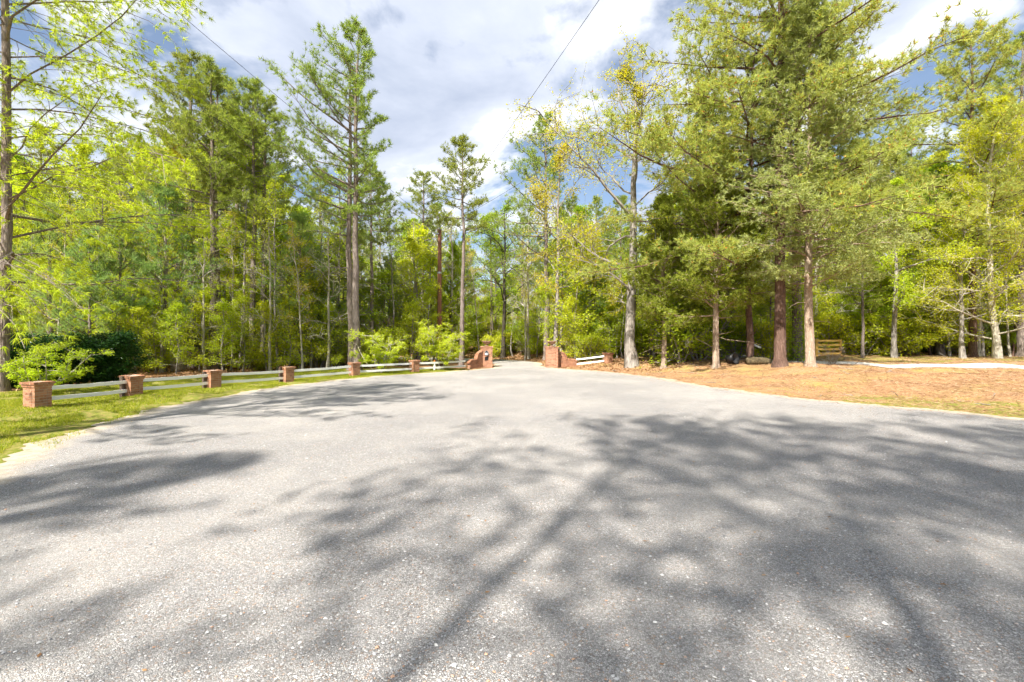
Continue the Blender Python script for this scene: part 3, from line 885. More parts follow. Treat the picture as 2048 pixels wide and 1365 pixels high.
# crape myrtles, hollies
MY = 'crape myrtle'
put('myrtle', 'crape_myrtle', 'lime leafed multi-stem crape myrtle behind the nearest brick pier', MY, 88, 14.6, 665, 3.1, rot=0.4, scale=0.58)
put('myrtle', 'crape_myrtle', 'lime crape myrtle right of the tallest pine behind the rails', MY, 758, 24.4, scale=0.78, rot=2.2)
put('myrtle2', 'crape_myrtle', 'lime crape myrtle below the brown utility pole', MY, 882, 26.2, scale=0.82, rot=1.0)
HO = 'dark evergreen shrubs behind the nearest piers'
for px, d, s, lb in ((15, 16.2, 0.72, 'dark glossy evergreen shrub at the left frame edge'), (70, 18.2, 0.84, 'dark glossy shrub behind the nearest crape myrtle'),
                     (140, 18.4, 0.86, 'dark glossy shrub between the first and second brick piers'), (205, 18.8, 0.88, 'rightmost dark glossy shrub, behind the second brick pier'),
                     (-40, 17.6, 0.8, 'dark glossy shrub half cut off by the left edge')):
    put('holly', 'evergreen_shrub', lb, 'shrub', px, d, scale=s, rot=px * 0.3, group=HO)

for px, d, pr, sc, lb in ((1362, 26.3, 'bush2', 1.7, 'tall leafy shrub right of the thin grey cedar'), (1398, 26.8, 'bush2', 2.0, 'tall leafy shrub left of the twin-trunked cedar'), (1475, 28.5, 'bush2', 1.5, 'leafy shrub behind the tube gate'),
                          (1538, 27.5, 'bush1', 1.4, 'leafy shrub just left of the biggest pine'), (1655, 34.5, 'bush1', 1.8, 'leafy shrub behind the tan board gate'), (1722, 34, 'bush2', 1.9, 'leafy shrub right of the tan board gate'),
                          (1790, 33, 'bush1', 1.6, 'light green shrub at the rear edge of the lawn'), (1665, 21.6, 'brush', 0.45, 'small twiggy plant right of the pale cedar trunk')):
    put(pr, 'shrub', lb, 'shrub', px, d, scale=sc)
# ------------------------------------------------------------------ woods in depth
rw = R_(77)


def ytop(px):
    return np.interp(px, [-400, 0, 250, 330, 400, 520, 560, 640, 690, 760, 900, 960, 1010, 1120, 1180, 1290, 1400, 1520, 1700, 2048, 2400],
                     [230, 250, 270, 200, 190, 220, 310, 340, 350, 365, 380, 430, 360, 330, 380, 370, 330, 300, 270, 210, 180])


NAMES = {'pine1': ('pine_tree', PINE), 'pine2': ('pine_tree', PINE), 'pine3': ('pine_tree', PINE), 'youngpine': ('young_pine', 'pine tree'), 'cedar1': ('cedar_tree', 'cedar tree'), 'cedar2': ('cedar_tree', 'cedar tree'),
         'lime1': ('broadleaf_tree', 'broadleaf tree'), 'lime2': ('broadleaf_tree', 'broadleaf tree'), 'green1': ('broadleaf_tree', 'broadleaf tree'), 'gold1': ('broadleaf_tree', 'broadleaf tree'),
         'bare1': ('bare_tree', 'bare tree'), 'pole1': ('slender_tree', 'slender tree'), 'pole2': ('slender_tree', 'slender tree'), 'sap1': ('sapling', 'sapling'), 'sap2': ('sapling', 'sapling')}
LOOK = {'pine1': 'broad-crowned pine', 'pine2': 'lopsided pine', 'pine3': 'slim high-crowned pine', 'youngpine': 'young blue-green pine', 'cedar1': 'dark conical cedar', 'cedar2': 'bushy green cedar', 'lime1': 'upright lime-leaved tree',
        'lime2': 'leaning lime-leaved tree', 'green1': 'mid-green broadleaf tree', 'gold1': 'golden-leaved tree', 'bare1': 'nearly bare pale-stemmed tree', 'pole1': 'slender grey-stemmed tree', 'pole2': 'slender pale-stemmed tree', 'sap1': 'thin lime sapling', 'sap2': 'thin green sapling'}
FILLS = []


def where(px):
    for lim, s in ((60, 'at the far left edge of the woods'), (160, 'above the nearest brick pier'), (250, 'between nearest and second brick pier'), (340, 'right of the second brick pier'), (420, 'left of the third brick pier'), (500, 'right of the third brick pier'),
                   (575, 'left of the fourth brick pier'), (640, 'right of the fourth brick pier'), (705, 'left of the tallest pine'), (770, 'right of the tallest pine'), (870, 'left of the utility pole'), (930, 'right of the utility pole'), (1000, 'above the left gate pier'),
                   (1090, 'seen through the gateway'), (1170, 'above the right gate pier'), (1260, 'left of the pale oak trunk'), (1340, 'right of the pale oak trunk'), (1440, 'behind the twin-trunked cedar'), (1550, 'left of the biggest pine'), (1640, 'right of the biggest pine'),
                   (1740, 'above the tan board gate'), (1850, 'beyond the lawn right of the board gate'), (1950, 'beyond the lawn near the right edge'), (9999, 'at the far right edge of the woods')):
        if px < lim:
            return s


HN = {'pine1': 18, 'pine2': 18, 'pine3': 18, 'youngpine': 9, 'cedar1': 10, 'cedar2': 9, 'lime1': 12.5, 'lime2': 12.5, 'green1': 12.5, 'gold1': 12.5, 'bare1': 11, 'pole1': 13, 'pole2': 12, 'sap1': 5.3, 'sap2': 5.3}


def fill(proto, px, d, yt=None, scale=None, rot=None):
    nm, cat = NAMES[proto]
    dep = 'front' if d < 32 else 'middle' if d < 46 else 'rear'
    o = put(proto, nm, '', cat, px, d, yt, HN[proto], rot=rw.uniform(0, 6.28) if rot is None else rot, scale=scale)
    FILLS.append((LOOK[proto], dep, where(px), px, o))


# canopy trees: mixed kinds marching along the edge of the clearing
for row, (dmin, dmax, stp, kinds, dy0, dy1) in enumerate((
        (29, 35, 84, ['pine1', 'lime1', 'bare1', 'pine2', 'lime2', 'gold1'], 60, 230),
        (37, 47, 62, ['pine2', 'green1', 'pine1', 'lime1', 'pine3', 'lime2'], 20, 130),
        (50, 66, 60, ['pine1', 'green1', 'pine2', 'lime1'], 0, 90))):
    px = -140.0
    while px < 2190:
        k = kinds[int(rw.integers(len(kinds)))]
        d = rw.uniform(dmin, dmax)
        p_ = px + rw.uniform(-18, 18)
        x_ = PX(p_, d)
        if float(road_sd(x_, d)[0]) > 1.5 and not (row == 0 and 860 < p_ < 1200):
            fill(k, p_, d, ytop(p_) + rw.uniform(dy0, dy1))
        px += stp
# understory trees
px = -120.0
while px < 2170:
    k = ['youngpine', 'sap1', 'cedar2', 'lime2', 'sap1', 'bare1', 'sap1', 'sap2', 'lime1'][int(rw.integers(9))]
    d = rw.uniform(25.5, 33) if px < 700 else rw.uniform(31, 38)
    p_ = px + rw.uniform(-15, 15)
    x_ = PX(p_, d)
    if float(road_sd(x_, d)[0]) > 1.5 and not (15 < x_ < 26 and d < 34):
        fill(k, p_, d, 678 - rw.uniform(90, 250))
    px += 22
# young blue-green pines on the left, saplings
for px, d, yt in ((330, 24.5, 375), (240, 23, 440), (600, 27, 440), (180, 22, 470), (100, 24, 420), (1190, 33, 520)):
    fill('youngpine', px, d, yt)
for px, d, yt in ((1745, 34, 520), (1800, 33, 560), (1860, 34, 540), (1700, 35, 560)):
    fill('cedar2', px, d, yt)

for px, d, yt, k in ((52, 24, 420, 'pole1'), (108, 23, 400, 'pole2'), (158, 26, 330, 'pole1'), (192, 24, 360, 'pole1'), (228, 26, 420, 'pole2'), (268, 25, 400, 'pole1'), (300, 27, 440, 'bare1'), (322, 24, 480, 'bare1'), (345, 25, 430, 'pole2'),
                     (368, 26, 380, 'pole1'), (410, 24, 470, 'bare1'), (462, 25.5, 420, 'pole2'), (480, 27, 300, 'pole1'), (540, 25, 440, 'bare1'), (556, 26, 350, 'pole1'), (605, 25, 440, 'pole2'), (632, 28, 380, 'pole1'), (655, 26, 450, 'bare1'),
                     (672, 29, 330, 'pole1'), (790, 31, 430, 'pole1'), (828, 33, 440, 'bare1'), (902, 33, 420, 'bare1'), (960, 34, 470, 'pole2'), (1050, 38, 480, 'pole2'), (1150, 35, 470, 'pole1'), (1205, 33, 440, 'pole2'), (1300, 31, 420, 'pole1'),
                     (1700, 35, 420, 'pole1'), (1760, 34, 380, 'pole2'), (1835, 35, 330, 'pole1'), (1965, 33, 300, 'pole1'), (2020, 31, 380, 'pole2')):
    fill(k, px, d, yt)
for px, d, yt in ((272, 22.5, 610), (312, 23.5, 590), (352, 22.8, 600), (398, 24.2, 575), (446, 24, 600), (486, 24.8, 585), (534, 25.2, 600), (578, 25.5, 590), (622, 26.2, 580), (664, 26.8, 600), (228, 22, 600), (820, 28.5, 600), (1150, 32, 590), (1215, 31.5, 600)):
    fill('sap1', px, d, yt)
groups = {}
for lk, dep, wh, px, o in FILLS:
    groups.setdefault((lk, dep, wh), []).append((px, o))
ORD = ['leftmost', 'second from left', 'third from left', 'fourth from left', 'fifth from left', 'sixth from left', 'seventh from left', 'eighth from left', 'ninth from left', 'tenth from left', 'eleventh from left', 'twelfth from left']
for (lk, dep, wh), items in groups.items():
    items.sort(key=lambda q: q[0])
    for k, (px, o) in enumerate(items):
        o['label'] = '%s%s-row %s %s' % (ORD[k] + ' ' if len(items) > 1 else '', dep, lk, wh)
        o['group'] = 'woodland trees, %s row' % dep

# ground-level brush that nobody could count: instanced over points
def gn_scatter(name, label, cat, pts, scl, protos, seed):
    col = bpy.data.collections.new(name + '_sources')
    for k, pr in enumerate(protos):
        vs = []
        root = None
        for pn, me in PROTO[pr]:
            o = bpy.data.objects.new('%s_source' % pn, me)
            if root is None:
                root = o
            else:
                o.parent = root
            vs.append(o)
        # join by mesh data: one source object per kind
        bmj = bmesh.new(); mats = []
        for o in vs:
            off_ = len(mats); mats.append(o.data.materials[0])
            n0 = len(bmj.faces)
            bmj.from_mesh(o.data)
            bmj.faces.ensure_lookup_table()
            for f_ in bmj.faces[n0:]:
                f_.material_index = off_
        mj = bpy.data.meshes.new(name + '_plant'); bmj.to_mesh(mj); bmj.free()
        for m in mats:
            mj.materials.append(m)
        for o in vs:
            bpy.data.objects.remove(o)
        col.objects.link(bpy.data.objects.new(name + '_plant', mj))
    me = bpy.data.meshes.new(name)
    me.from_pydata(np.asarray(pts).tolist(), [], [])
    a = me.attributes.new('size', 'FLOAT', 'POINT'); a.data.foreach_set('value', np.asarray(scl, np.float32))
    o = obj(name, me, kind='stuff'); tag(o, label, cat)
    ng = bpy.data.node_groups.new(name, 'GeometryNodeTree')
    ng.interface.new_socket('Geometry', in_out='INPUT', socket_type='NodeSocketGeometry')
    ng.interface.new_socket('Geometry', in_out='OUTPUT', socket_type='NodeSocketGeometry')
    N = ng.nodes; Lk = ng.links.new
    gi = N.new('NodeGroupInput'); go = N.new('NodeGroupOutput')
    ci = N.new('GeometryNodeCollectionInfo'); ci.inputs['Collection'].default_value = col
    ci.inputs['Separate Children'].default_value = True; ci.inputs['Reset Children'].default_value = True
    ip = N.new('GeometryNodeInstanceOnPoints'); ip.inputs['Pick Instance'].default_value = True
    rv = N.new('FunctionNodeRandomValue'); rv.data_type = 'FLOAT_VECTOR'
    rv.inputs['Min'].default_value = (0, 0, 0); rv.inputs['Max'].default_value = (0, 0, 6.283); rv.inputs['Seed'].default_value = seed
    na = N.new('GeometryNodeInputNamedAttribute'); na.data_type = 'FLOAT'; na.inputs['Name'].default_value = 'size'
    ri = N.new('FunctionNodeRandomValue'); ri.data_type = 'INT'
    ri.inputs[4].default_value = 0; ri.inputs[5].default_value = len(protos) - 1; ri.inputs['Seed'].default_value = seed + 5
    Lk(gi.outputs[0], ip.inputs['Points']); Lk(ci.outputs[0], ip.inputs['Instance'])
    Lk(ri.outputs[2], ip.inputs['Instance Index'])
    Lk(rv.outputs[0], ip.inputs['Rotation']); Lk(na.outputs[0], ip.inputs['Scale'])
    Lk(ip.outputs[0], go.inputs[0])
    mo = o.modifiers.new('scatter', 'NODES'); mo.node_group = ng
    return o


def scatter_pts(n, fn, seed, xr, yr):
    r = R_(seed)
    x = r.uniform(*xr, n); y = r.uniform(*yr, n)
    s = road_sd(x, y)
    keep = fn(x, y, s)
    x, y, s = x[keep], y[keep], s[keep]
    return np.stack([x, y, zfun(x, y, s) - 0.03], -1), r


def woods_zone(x, y, s):
    px = 1024 + F * x / np.maximum(y, 1)
    infr = (px > -400) & (px < 2450)
    leftz = (x < -1.5) & (s > 6.5) & (y > 16) & ((y > 29) | (np.sin(x * 1.9) * np.sin(y * 2.3) > 0.1))
    mid = (x > -3) & (x < 8) & (y > 33) & (s > 1.2)
    rightz = (x >= 3) & (y > 30.5) & (s > 3.0) & ~((x > 13) & (y < 34))
    far = y > 41
    return infr & (leftz | mid | rightz | far) & (s > 1.0) & ~((x < -8.5) & (y < 20.5))


pts, r = scatter_pts(1300, woods_zone, 5, (-55, 60), (16, 58))
gn_scatter('undergrowth', 'low leafy undergrowth filling the woodland floor behind the fences', 'undergrowth', pts, r.uniform(0.35, 1.5, len(pts)) ** 1.15, ['bush1', 'bush2', 'bush1', 'brush', 'brush'], 3)
pts, r = scatter_pts(620, woods_zone, 6, (-60, 65), (23, 66))
gn_scatter('thicket', 'tangled thicket of thin saplings deep in the woods', 'thicket', pts, r.uniform(0.6, 1.3, len(pts)), ['sap1', 'sap2', 'sap1', 'bare1'], 8)
r = R_(9)
n = 150
th = r.uniform(-0.95, 0.95, n); dd = r.uniform(62, 120, n)
pts = np.stack([np.sin(th) * dd, np.cos(th) * dd, np.zeros(n)], -1)
pts[:, 2] = zfun(pts[:, 0], pts[:, 1])
gn_scatter('distant_woods', 'distant green woodland mass behind everything', 'woods', pts, r.uniform(0.75, 1.05, n), ['green1', 'pine1', 'lime1', 'pine2'], 12)
print('woods', round(time.time() - T0, 1))

# trees beyond the frame whose shade falls over the road
for x, y, s, pr, lb in ((-11.8, 3.6, 1.0, 'pine2', 'pine just outside the left frame edge shading the far road edge'),
                        (-12.0, -7.2, 1.0, 'pine1', 'pine behind the viewer on the left shading the near left gravel'),
                        (-12.2, -10.8, 0.95, 'pine3', 'second pine behind the viewer on the left'),
                        (-4.7, -5.2, 1.0, 'pine_shade', 'pine behind the viewer shading the road centre'),
                        (-1.9, -5.6, 1.0, 'pine_shade', 'pine close behind the viewer'),
                        (0.8, -6.4, 1.0, 'pine_shade', 'pine behind the viewer on the right shading the near gravel'),
                        (3.6, -5.6, 1.0, 'pine_shade', 'second pine behind the viewer on the right'),
                        (-2.6, -10.0, 1.05, 'pine_shade', 'third pine behind the viewer shading the foreground'),
                        (1.2, -10.5, 1.0, 'pine_shade', 'fourth pine behind the viewer shading the foreground'),
                        (5.6, -8.6, 1.05, 'pine_shade', 'pine far behind the viewer on the right')):
    place(pr, 'pine_tree', lb, PINE, x, y, s, x, 'trees behind the viewer')

# ------------------------------------------------------------------ brickwork
BL, BH, BW, JT = 0.205, 0.058, 0.10, 0.010
brick_cache = {}


def brick_mesh(L, Wd):
    key = (round(L, 3), round(Wd, 3))
    if key not in brick_cache:
        mb = MB()
        e = 0.004
        # a box with chamfered outer rim: front faces proud, edges eased
        mb.box((0, 0, 0), (L, Wd, BH))
        brick_cache[key] = mb.mesh('brick', 'brick_clay')
    return brick_cache[key]


def pier_bricks(S, n, corbel=2, step=0.028):
    """pinwheel courses of a square pier: list of (x, y, z, rot, length)"""
    out = []
    for c in range(n):
        k = max(0, c - (n - 1 - corbel))
        half = S / 2 + k * step
        run = 2 * half - BW
        z = c * (BH + JT)
        for side in range(4):
            a = side * math.pi / 2
            x = -half
            first = BL if c % 2 == 0 else BL / 2
            pos_ = 0.0; ln = first
            while pos_ < run - 0.03:
                L = min(ln, run - pos_) - JT
                if run - pos_ - ln < 0.05:
                    L = run - pos_ - JT
                px_, py_ = x + pos_, -half
                out.append((px_ * math.cos(a) - py_ * math.sin(a), px_ * math.sin(a) + py_ * math.cos(a), z, a, L))
                pos_ += L + JT
                ln = BL
    return out


def build_pier(name, label, cat, loc, rotz, S, n, single, group=None, corbel=2, tilt=(0, 0), seed=0, step=0.028):
    r = R_(seed + 100)
    o = thing(name, label, cat, loc, rotz, 1.0, group)
    o.rotation_euler = (tilt[0], tilt[1], rotz)
    Hp = n * (BH + JT)
    core = MB()
    core.box((-S / 2 + 0.006, -S / 2 + 0.006, -0.25), (S / 2 - 0.006, S / 2 - 0.006, (n - corbel) * (BH + JT) - 0.006))
    for k in range(corbel):
        hf = S / 2 + (k + 1) * step - 0.006
        z0 = (n - corbel + k) * (BH + JT)
        core.box((-hf, -hf, z0 - 0.0055), (hf, hf, z0 + BH - 0.004))
    obj('mortar_core', core.mesh('mortar_core', 'mortar'), o)
    bs = pier_bricks(S, n, corbel, step)
    if single:
        for (x, y, z, a, L) in bs:
            b = obj('brick', brick_mesh(L, BW), o, (x, y, z + r.normal(0, 0.0008)), a + r.normal(0, 0.004))
    else:
        mb = MB()
        for (x, y, z, a, L) in bs:
            ca_, sa_ = math.cos(a), math.sin(a)
            ox = r.normal(0, 0.002)
            mb.box((0, ox, 0), (L, BW, BH), lambda V: np.stack([V[:, 0] * ca_ - V[:, 1] * sa_ + x, V[:, 0] * sa_ + V[:, 1] * ca_ + y, V[:, 2] + z], -1))
        obj('bricks', mb.mesh('bricks', 'brick_clay'), o, kind='stuff')
    return o, Hp


PIERS = [(-12.25, 11.75), (-12.05, 14.45), (-11.0, 16.75), (-9.55, 19.35), (-7.65, 22.1), (-5.25, 24.5)]
WING = (-2.75, 27.2)
LB = ['nearest brick pier, at the left end of the white rail fence', 'second brick pier, battered and leaning, of the left fence', 'third brick pier from the left along the fence', 'fourth brick pier from the left along the fence',
      'fifth brick pier, in front of the tallest pine', 'sixth brick pier, closest to the left gate wall']
chain = PIERS + [WING]
ang = []
for k, (x, y) in enumerate(PIERS):
    a0 = np.array(chain[k + 1]) - np.array(chain[max(0, k - 1)])
    ang.append(math.atan2(a0[1], a0[0]))
for k, (x, y) in enumerate(PIERS):
    tl = ((0, 0), (0.035, 0.05), (0.0, 0.02), (0, 0), (0.01, 0), (0, 0))[k]
    build_pier('brick_pier', LB[k], 'brick pier', (x, y, gz(x, y) - 0.02), ang[k] - math.pi / 2 - (0.10 if k == 0 else 0), 0.375, 10, k < 5, 'brick piers of the left fence', tilt=tl, seed=k, step=0.022)

# dark timber posts that carry the rail ends at some piers
def rail_bay(a, b, label, group, zr=(0.19, 0.47), ra=0.19, rb=0.19, boards=0.10):
    a = np.array(a, float); b = np.array(b, float)
    d = (b - a) / np.linalg.norm(b - a)
    nn = np.array([-d[1], d[0]])
    p = a + d * ra; q = b - d * rb
    za, zb = gz(*p), gz(*q)
    L = float(np.linalg.norm(q - p))
    an = math.atan2(d[1], d[0])
    o = thing('rail_fence', label, 'rail fence', (p[0], p[1], za), an, 1.0, group)
    r = R_(int(abs(p[0] * 100)))
    for k, z in enumerate(zr):
        mb = MB(); n_ = 9
        u = np.linspace(0, L, n_); sag = -0.02 * np.sin(u / L * math.pi) * r.uniform(0.2, 1.0) + r.normal(0, 0.004, n_)
        zz = z + (zb - za) * u / L + sag
        V = []; Q = []
        for i in range(n_):
            for (yy, hh) in ((-0.02, -0.05), (0.02, -0.05), (0.02, 0.05), (-0.02, 0.05)):
                V.append((u[i], yy, zz[i] + hh * boards / 0.1))
        for i in range(n_ - 1):
            for j in range(4):
                Q.append((i * 4 + j, (i + 1) * 4 + j, (i + 1) * 4 + (j + 1) % 4, i * 4 + (j + 1) % 4))
        Q += [(0, 1, 2, 3), (n_ * 4 - 1, n_ * 4 - 2, n_ * 4 - 3, n_ * 4 - 4)]
        mb.add(V, Q)
        obj('rail', mb.mesh('rail', 'white_paint'), o)
    return o, L


nm = ['first', 'second', 'third', 'fourth', 'fifth', 'sixth']
for k in range(6):
    lb = 'two white rails between the %s and %s brick piers' % (nm[k], nm[k + 1]) if k < 5 else 'two white rails between the sixth pier and left gate wall'
    o, L = rail_bay(chain[k], chain[k + 1], lb, 'white rail bays of the left fence', rb=0.19 if k < 5 else 0.05)
    mb = MB(); mb.box((L - 0.13, 0.035, -0.1), (L - 0.03, 0.125, 0.60))
    if k in (0, 1, 2):
        obj('post', mb.mesh('post', 'dark_wood'), o)


# gate piers, each with a scrolled wing wall and an urn
def wall_bricks(prof, zmax, th, o, seed):
    """low wall along +x; prof(z) -> length of the course at height z"""
    r = R_(seed)
    mb = MB(); core = MB(); tops = []
    n = int(zmax / (BH + JT))
    for c in range(n):
        z = c * (BH + JT)
        Lx = prof(z + BH)
        core.box((0, -th / 2 + 0.012, z - 0.009), (Lx - 0.012, th / 2 - 0.012, z + BH - 0.001))
        pos_ = 0.0; ln = BL if c % 2 == 0 else BL / 2
        while pos_ < Lx - 0.03:
            L = min(ln, Lx - pos_) - JT
            if L < 0.02:
                break
            for s in (-1, 1):
                y0 = s * th / 2 + r.normal(0, 0.0015)
                lo = min(y0, y0 - s * BW); hi = max(y0, y0 - s * BW)
                mb.box((pos_, lo, z), (pos_ + L, hi, z + BH))
            pos_ += L + JT; ln = BL
    obj('mortar_core', core.mesh('mortar_core', 'mortar'), o)
    obj('bricks', mb.mesh('bricks', 'brick_clay'), o, kind='stuff')
    # rowlock coping that follows the curve
    zz = np.linspace(0.30, zmax, 60)
    cu = np.array([(prof(z), z) for z in zz])
    cu = cu[::-1]
    cu = np.vstack([[0, zmax], cu])
    seg = np.r_[0, np.cumsum(np.linalg.norm(np.diff(cu, axis=0), axis=1))]
    cp = MB(); s = 0.035
    while s < seg[-1] - 0.03:
        x = np.interp(s, seg, cu[:, 0]); z = np.interp(s, seg, cu[:, 1])
        x2 = np.interp(s + 0.02, seg, cu[:, 0]); z2 = np.interp(s + 0.02, seg, cu[:, 1])
        a = math.atan2(z2 - z, x2 - x)
        ca_, sa_ = math.cos(a), math.sin(a)
        cp.box((-0.029, -th / 2 - 0.012, 0.0), (0.029, th / 2 + 0.012, 0.085 + r.normal(0, 0.003)), lambda V: np.stack([V[:, 0] * ca_ - V[:, 2] * sa_ + x, V[:, 1], V[:, 0] * sa_ + V[:, 2] * ca_ + z], -1))
        s += 0.067
    obj('coping', cp.mesh('coping', 'brick_clay'), o, kind='stuff')


def scroll(z):
    # tall shoulder near the pier, quarter-round down to a low block with a rounded end
    hi, lo = 0.96, 0.42
    if z > hi:
        return 0.02
    if z > lo + 0.06:
        return 0.10 + 0.36 * math.sqrt(max(0, 1 - ((z - (lo + 0.06)) / (hi - lo - 0.06)) ** 2))
    if z > lo - 0.14:
        return 0.80 + 0.26 * math.sqrt(max(0, 1 - ((z - (lo - 0.14)) / 0.22) ** 2))
    return 1.06


GP = [(-1.62, 29.0), (2.5, 28.7)]
for k, (x, y) in enumerate(GP):
    lb = ('left brick gate pier with lantern, urn on top', 'right brick gate pier with urn on top, casting shade rightward')[k]
    z0 = gz(x, y) - 0.03
    rz = (0.06, 0.0)[k]
    o, Hp = build_pier('gate_pier', lb, 'gate pier', (x, y, z0), rz, 0.74, 20, False, 'gate piers', corbel=2, seed=50 + k, step=0.02)
    S2 = 0.37
    if k == 0:
        pl = MB()
        n_ = 14
        arc = [(0.12 * math.cos(t_), 0.93 + 0.16 * math.sin(t_)) for t_ in np.linspace(0, math.pi, n_)]
        pts2 = [(0.12, 0.80)] + arc + [(-0.12, 0.80)]
        V = [(a, -S2 - 0.03, b) for a, b in pts2] + [(a, -S2 - 0.002, b) for a, b in pts2]
        me = bpy.data.meshes.new('lantern'); m_ = len(pts2)
        me.from_pydata(V, [], [tuple(range(m_))[::-1], tuple(range(m_, 2 * m_))] + [(i, (i + 1) % m_, m_ + (i + 1) % m_, m_ + i) for i in range(m_)])
        me.materials.append(MATS['silver_metal'])
        ln_ = obj('lantern', me, o)
        gb = MB().lathe([(0.0, 0.0), (0.06, 0.0), (0.075, 0.02), (0.085, 0.16), (0.0, 0.16)], 8, (0, -S2 - 0.09, 0.80))
        obj('lantern_glass', gb.mesh('lantern_glass', 'lamp_glass'), ln_)
        gc = MB().lathe([(0.11, 0.0), (0.085, 0.045), (0.03, 0.10), (0.015, 0.13), (0.0, 0.135)], 8, (0, -S2 - 0.09, 0.962))
        obj('lantern_cap', gc.mesh('lantern_cap', 'black_metal'), ln_)
        bx = MB().box((-0.085, -S2 - 0.022, 0.50), (0.085, -S2 - 0.002, 0.68))
        kp = obj('letter_slot', bx.mesh('letter_slot', 'black_metal'), o)
        fr = MB()
        for lo, hi in (((-0.105, 0.68), (0.105, 0.70)), ((-0.105, 0.48), (0.105, 0.50)), ((-0.105, 0.50), (-0.085, 0.68)), ((0.085, 0.50), (0.105, 0.68))):
            fr.box((lo[0], -S2 - 0.030, lo[1]), (hi[0], -S2 - 0.002, hi[1]))
        obj('slot_frame', fr.mesh('slot_frame', 'black_metal'), kp)
    # urn: stands on the pier, a thing of its own
    u = thing('garden_urn', 'wide terracotta bowl urn on the %s gate pier' % ('left', 'right')[k], 'urn', (x, y, z0 + Hp), 0, 1.0, 'urns on the gate piers')
    foot = MB().lathe([(0, 0.0), (0.15, 0.0), (0.15, 0.03), (0.09, 0.05), (0.065, 0.09), (0.09, 0.12), (0.0, 0.12)], 24)
    obj('foot', foot.mesh('foot', 'terracotta', True), u)
    bowl = MB().lathe([(0, 0.118), (0.10, 0.125), (0.20, 0.17), (0.255, 0.24), (0.265, 0.275), (0.30, 0.285), (0.305, 0.33), (0.265, 0.335), (0.24, 0.27), (0.0, 0.25)], 28)
    obj('bowl', bowl.mesh('bowl', 'terracotta', True), u)
    soil = MB().lathe([(0, 0.285), (0.12, 0.28), (0.235, 0.265)], 20)
    obj('soil', soil.mesh('soil', 'dark_wood'), u)
    # wing wall
    if k == 0:
        dirw = np.array([WING[0] - 0.25, WING[1] + 0.35]) - np.array([x, y])
        a = math.atan2(dirw[1], dirw[0])
        st = np.array([x, y]) + np.array([math.cos(a), math.sin(a)]) * 0.40
    else:
        a = math.radians(12)
        st = np.array([x + 0.40, y + 0.16])
    w = thing('wing_wall', 'scrolled low brick wall joined to the %s gate pier' % ('left', 'right')[k], 'brick wall', (st[0], st[1], z0), a, 1.0, 'scrolled wing walls')
    if k == 0:
        sc0 = float(np.linalg.norm(np.array(WING) - st)) / 1.06
        wall_bricks(lambda z: scroll(z) * 1.25, 1.10, 0.23, w, 7)
        w.rotation_euler[2] = math.atan2(WING[1] - st[1] + 0.2, WING[0] - st[0])
    else:
        wall_bricks(lambda z: scroll(z) * 1.15, 1.10, 0.23, w, 8)
        wend = st + np.array([math.cos(a), math.sin(a)]) * 1.20
rp = (6.1, 28.9)
build_pier('brick_pier', 'small brick pier at the right end of the right-hand rails', 'brick pier', (rp[0], rp[1], gz(*rp) - 0.03), 0.45, 0.42, 10, False, None, corbel=2, seed=70)
rail_bay(tuple(wend), rp, 'two bright white rails right of the right gate pier', None, zr=(0.17, 0.46), ra=0.03, rb=0.24)

# marker post
x, y = PX(869, 26.0), 26.0
o = thing('marker_post', 'white utility marker with orange top behind the rails', 'marker post', (x, y, gz(x, y)))
obj('post', MB().tube([(0, 0, -0.15), (0, 0, 0.42)], 0.055, 12, True).mesh('post', 'white_plastic', False), o)
obj('cap', MB().lathe([(0.06, 0.42), (0.062, 0.56), (0.045, 0.60), (0.0, 0.61)], 12).mesh('cap', 'orange_plastic'), o)

# utility pole and its cables
px_, d_ = 879, 31.0
x, y = PX(px_, d_), d_
z0 = gz(x, y); PT = CAMH + (HOR - 460) / F * d_
o = thing('utility_pole', 'reddish-brown wooden utility pole in front of the woods', 'utility pole', (x, y, z0))
obj('post', MB().tube([(0, 0, -0.3), (0, 0, 3), (0.02, 0, PT - z0)], [0.17, 0.155, 0.12], 14, True).mesh('post', 'pole_wood', True), o)
ins = MB().lathe([(0.0, 0), (0.03, 0.0), (0.03, 0.05), (0.055, 0.06), (0.035, 0.09), (0.05, 0.11), (0.03, 0.16), (0, 0.17)], 10, (0.02, 0, PT - z0))
obj('insulator', ins.mesh('insulator', 'silver_metal', True), o)
br = MB().box((-0.42, -0.16, PT - z0 - 0.32), (-0.02, -0.125, PT - z0 - 0.26))
obj('bracket', br.mesh('bracket', 'silver_metal'), o)
bd = MB().lathe([(0.155, 0), (0.16, 0.02), (0.16, 0.10), (0.155, 0.12)], 14, (0.008, 0, PT - z0 - 3.0))
obj('steel_band', bd.mesh('steel_band', 'silver_metal'), o)
top = np.array([x + 0.02, y, PT + 0.15])


def cable(end, sag, start, label, r=0.008):
    u = np.linspace(0, 1, 40)[:, None]
    P = start + (np.asarray(end, float) - start) * u
    P[:, 2] -= sag * 4 * (u * (1 - u))[:, 0]
    tag(obj('power_line', MB().tube(P, r, 5).mesh('power_line', 'cable_rubber')), label, 'power line', 'overhead lines from the utility pole')


# each cable passes through the photo row/column given at depth d on its way overhead
def through(px, py, d, start, t_end=2.2):
    q = np.array([PX(px, d), d, CAMH + (HOR - py) / F * d])
    return start + (q - start) * t_end


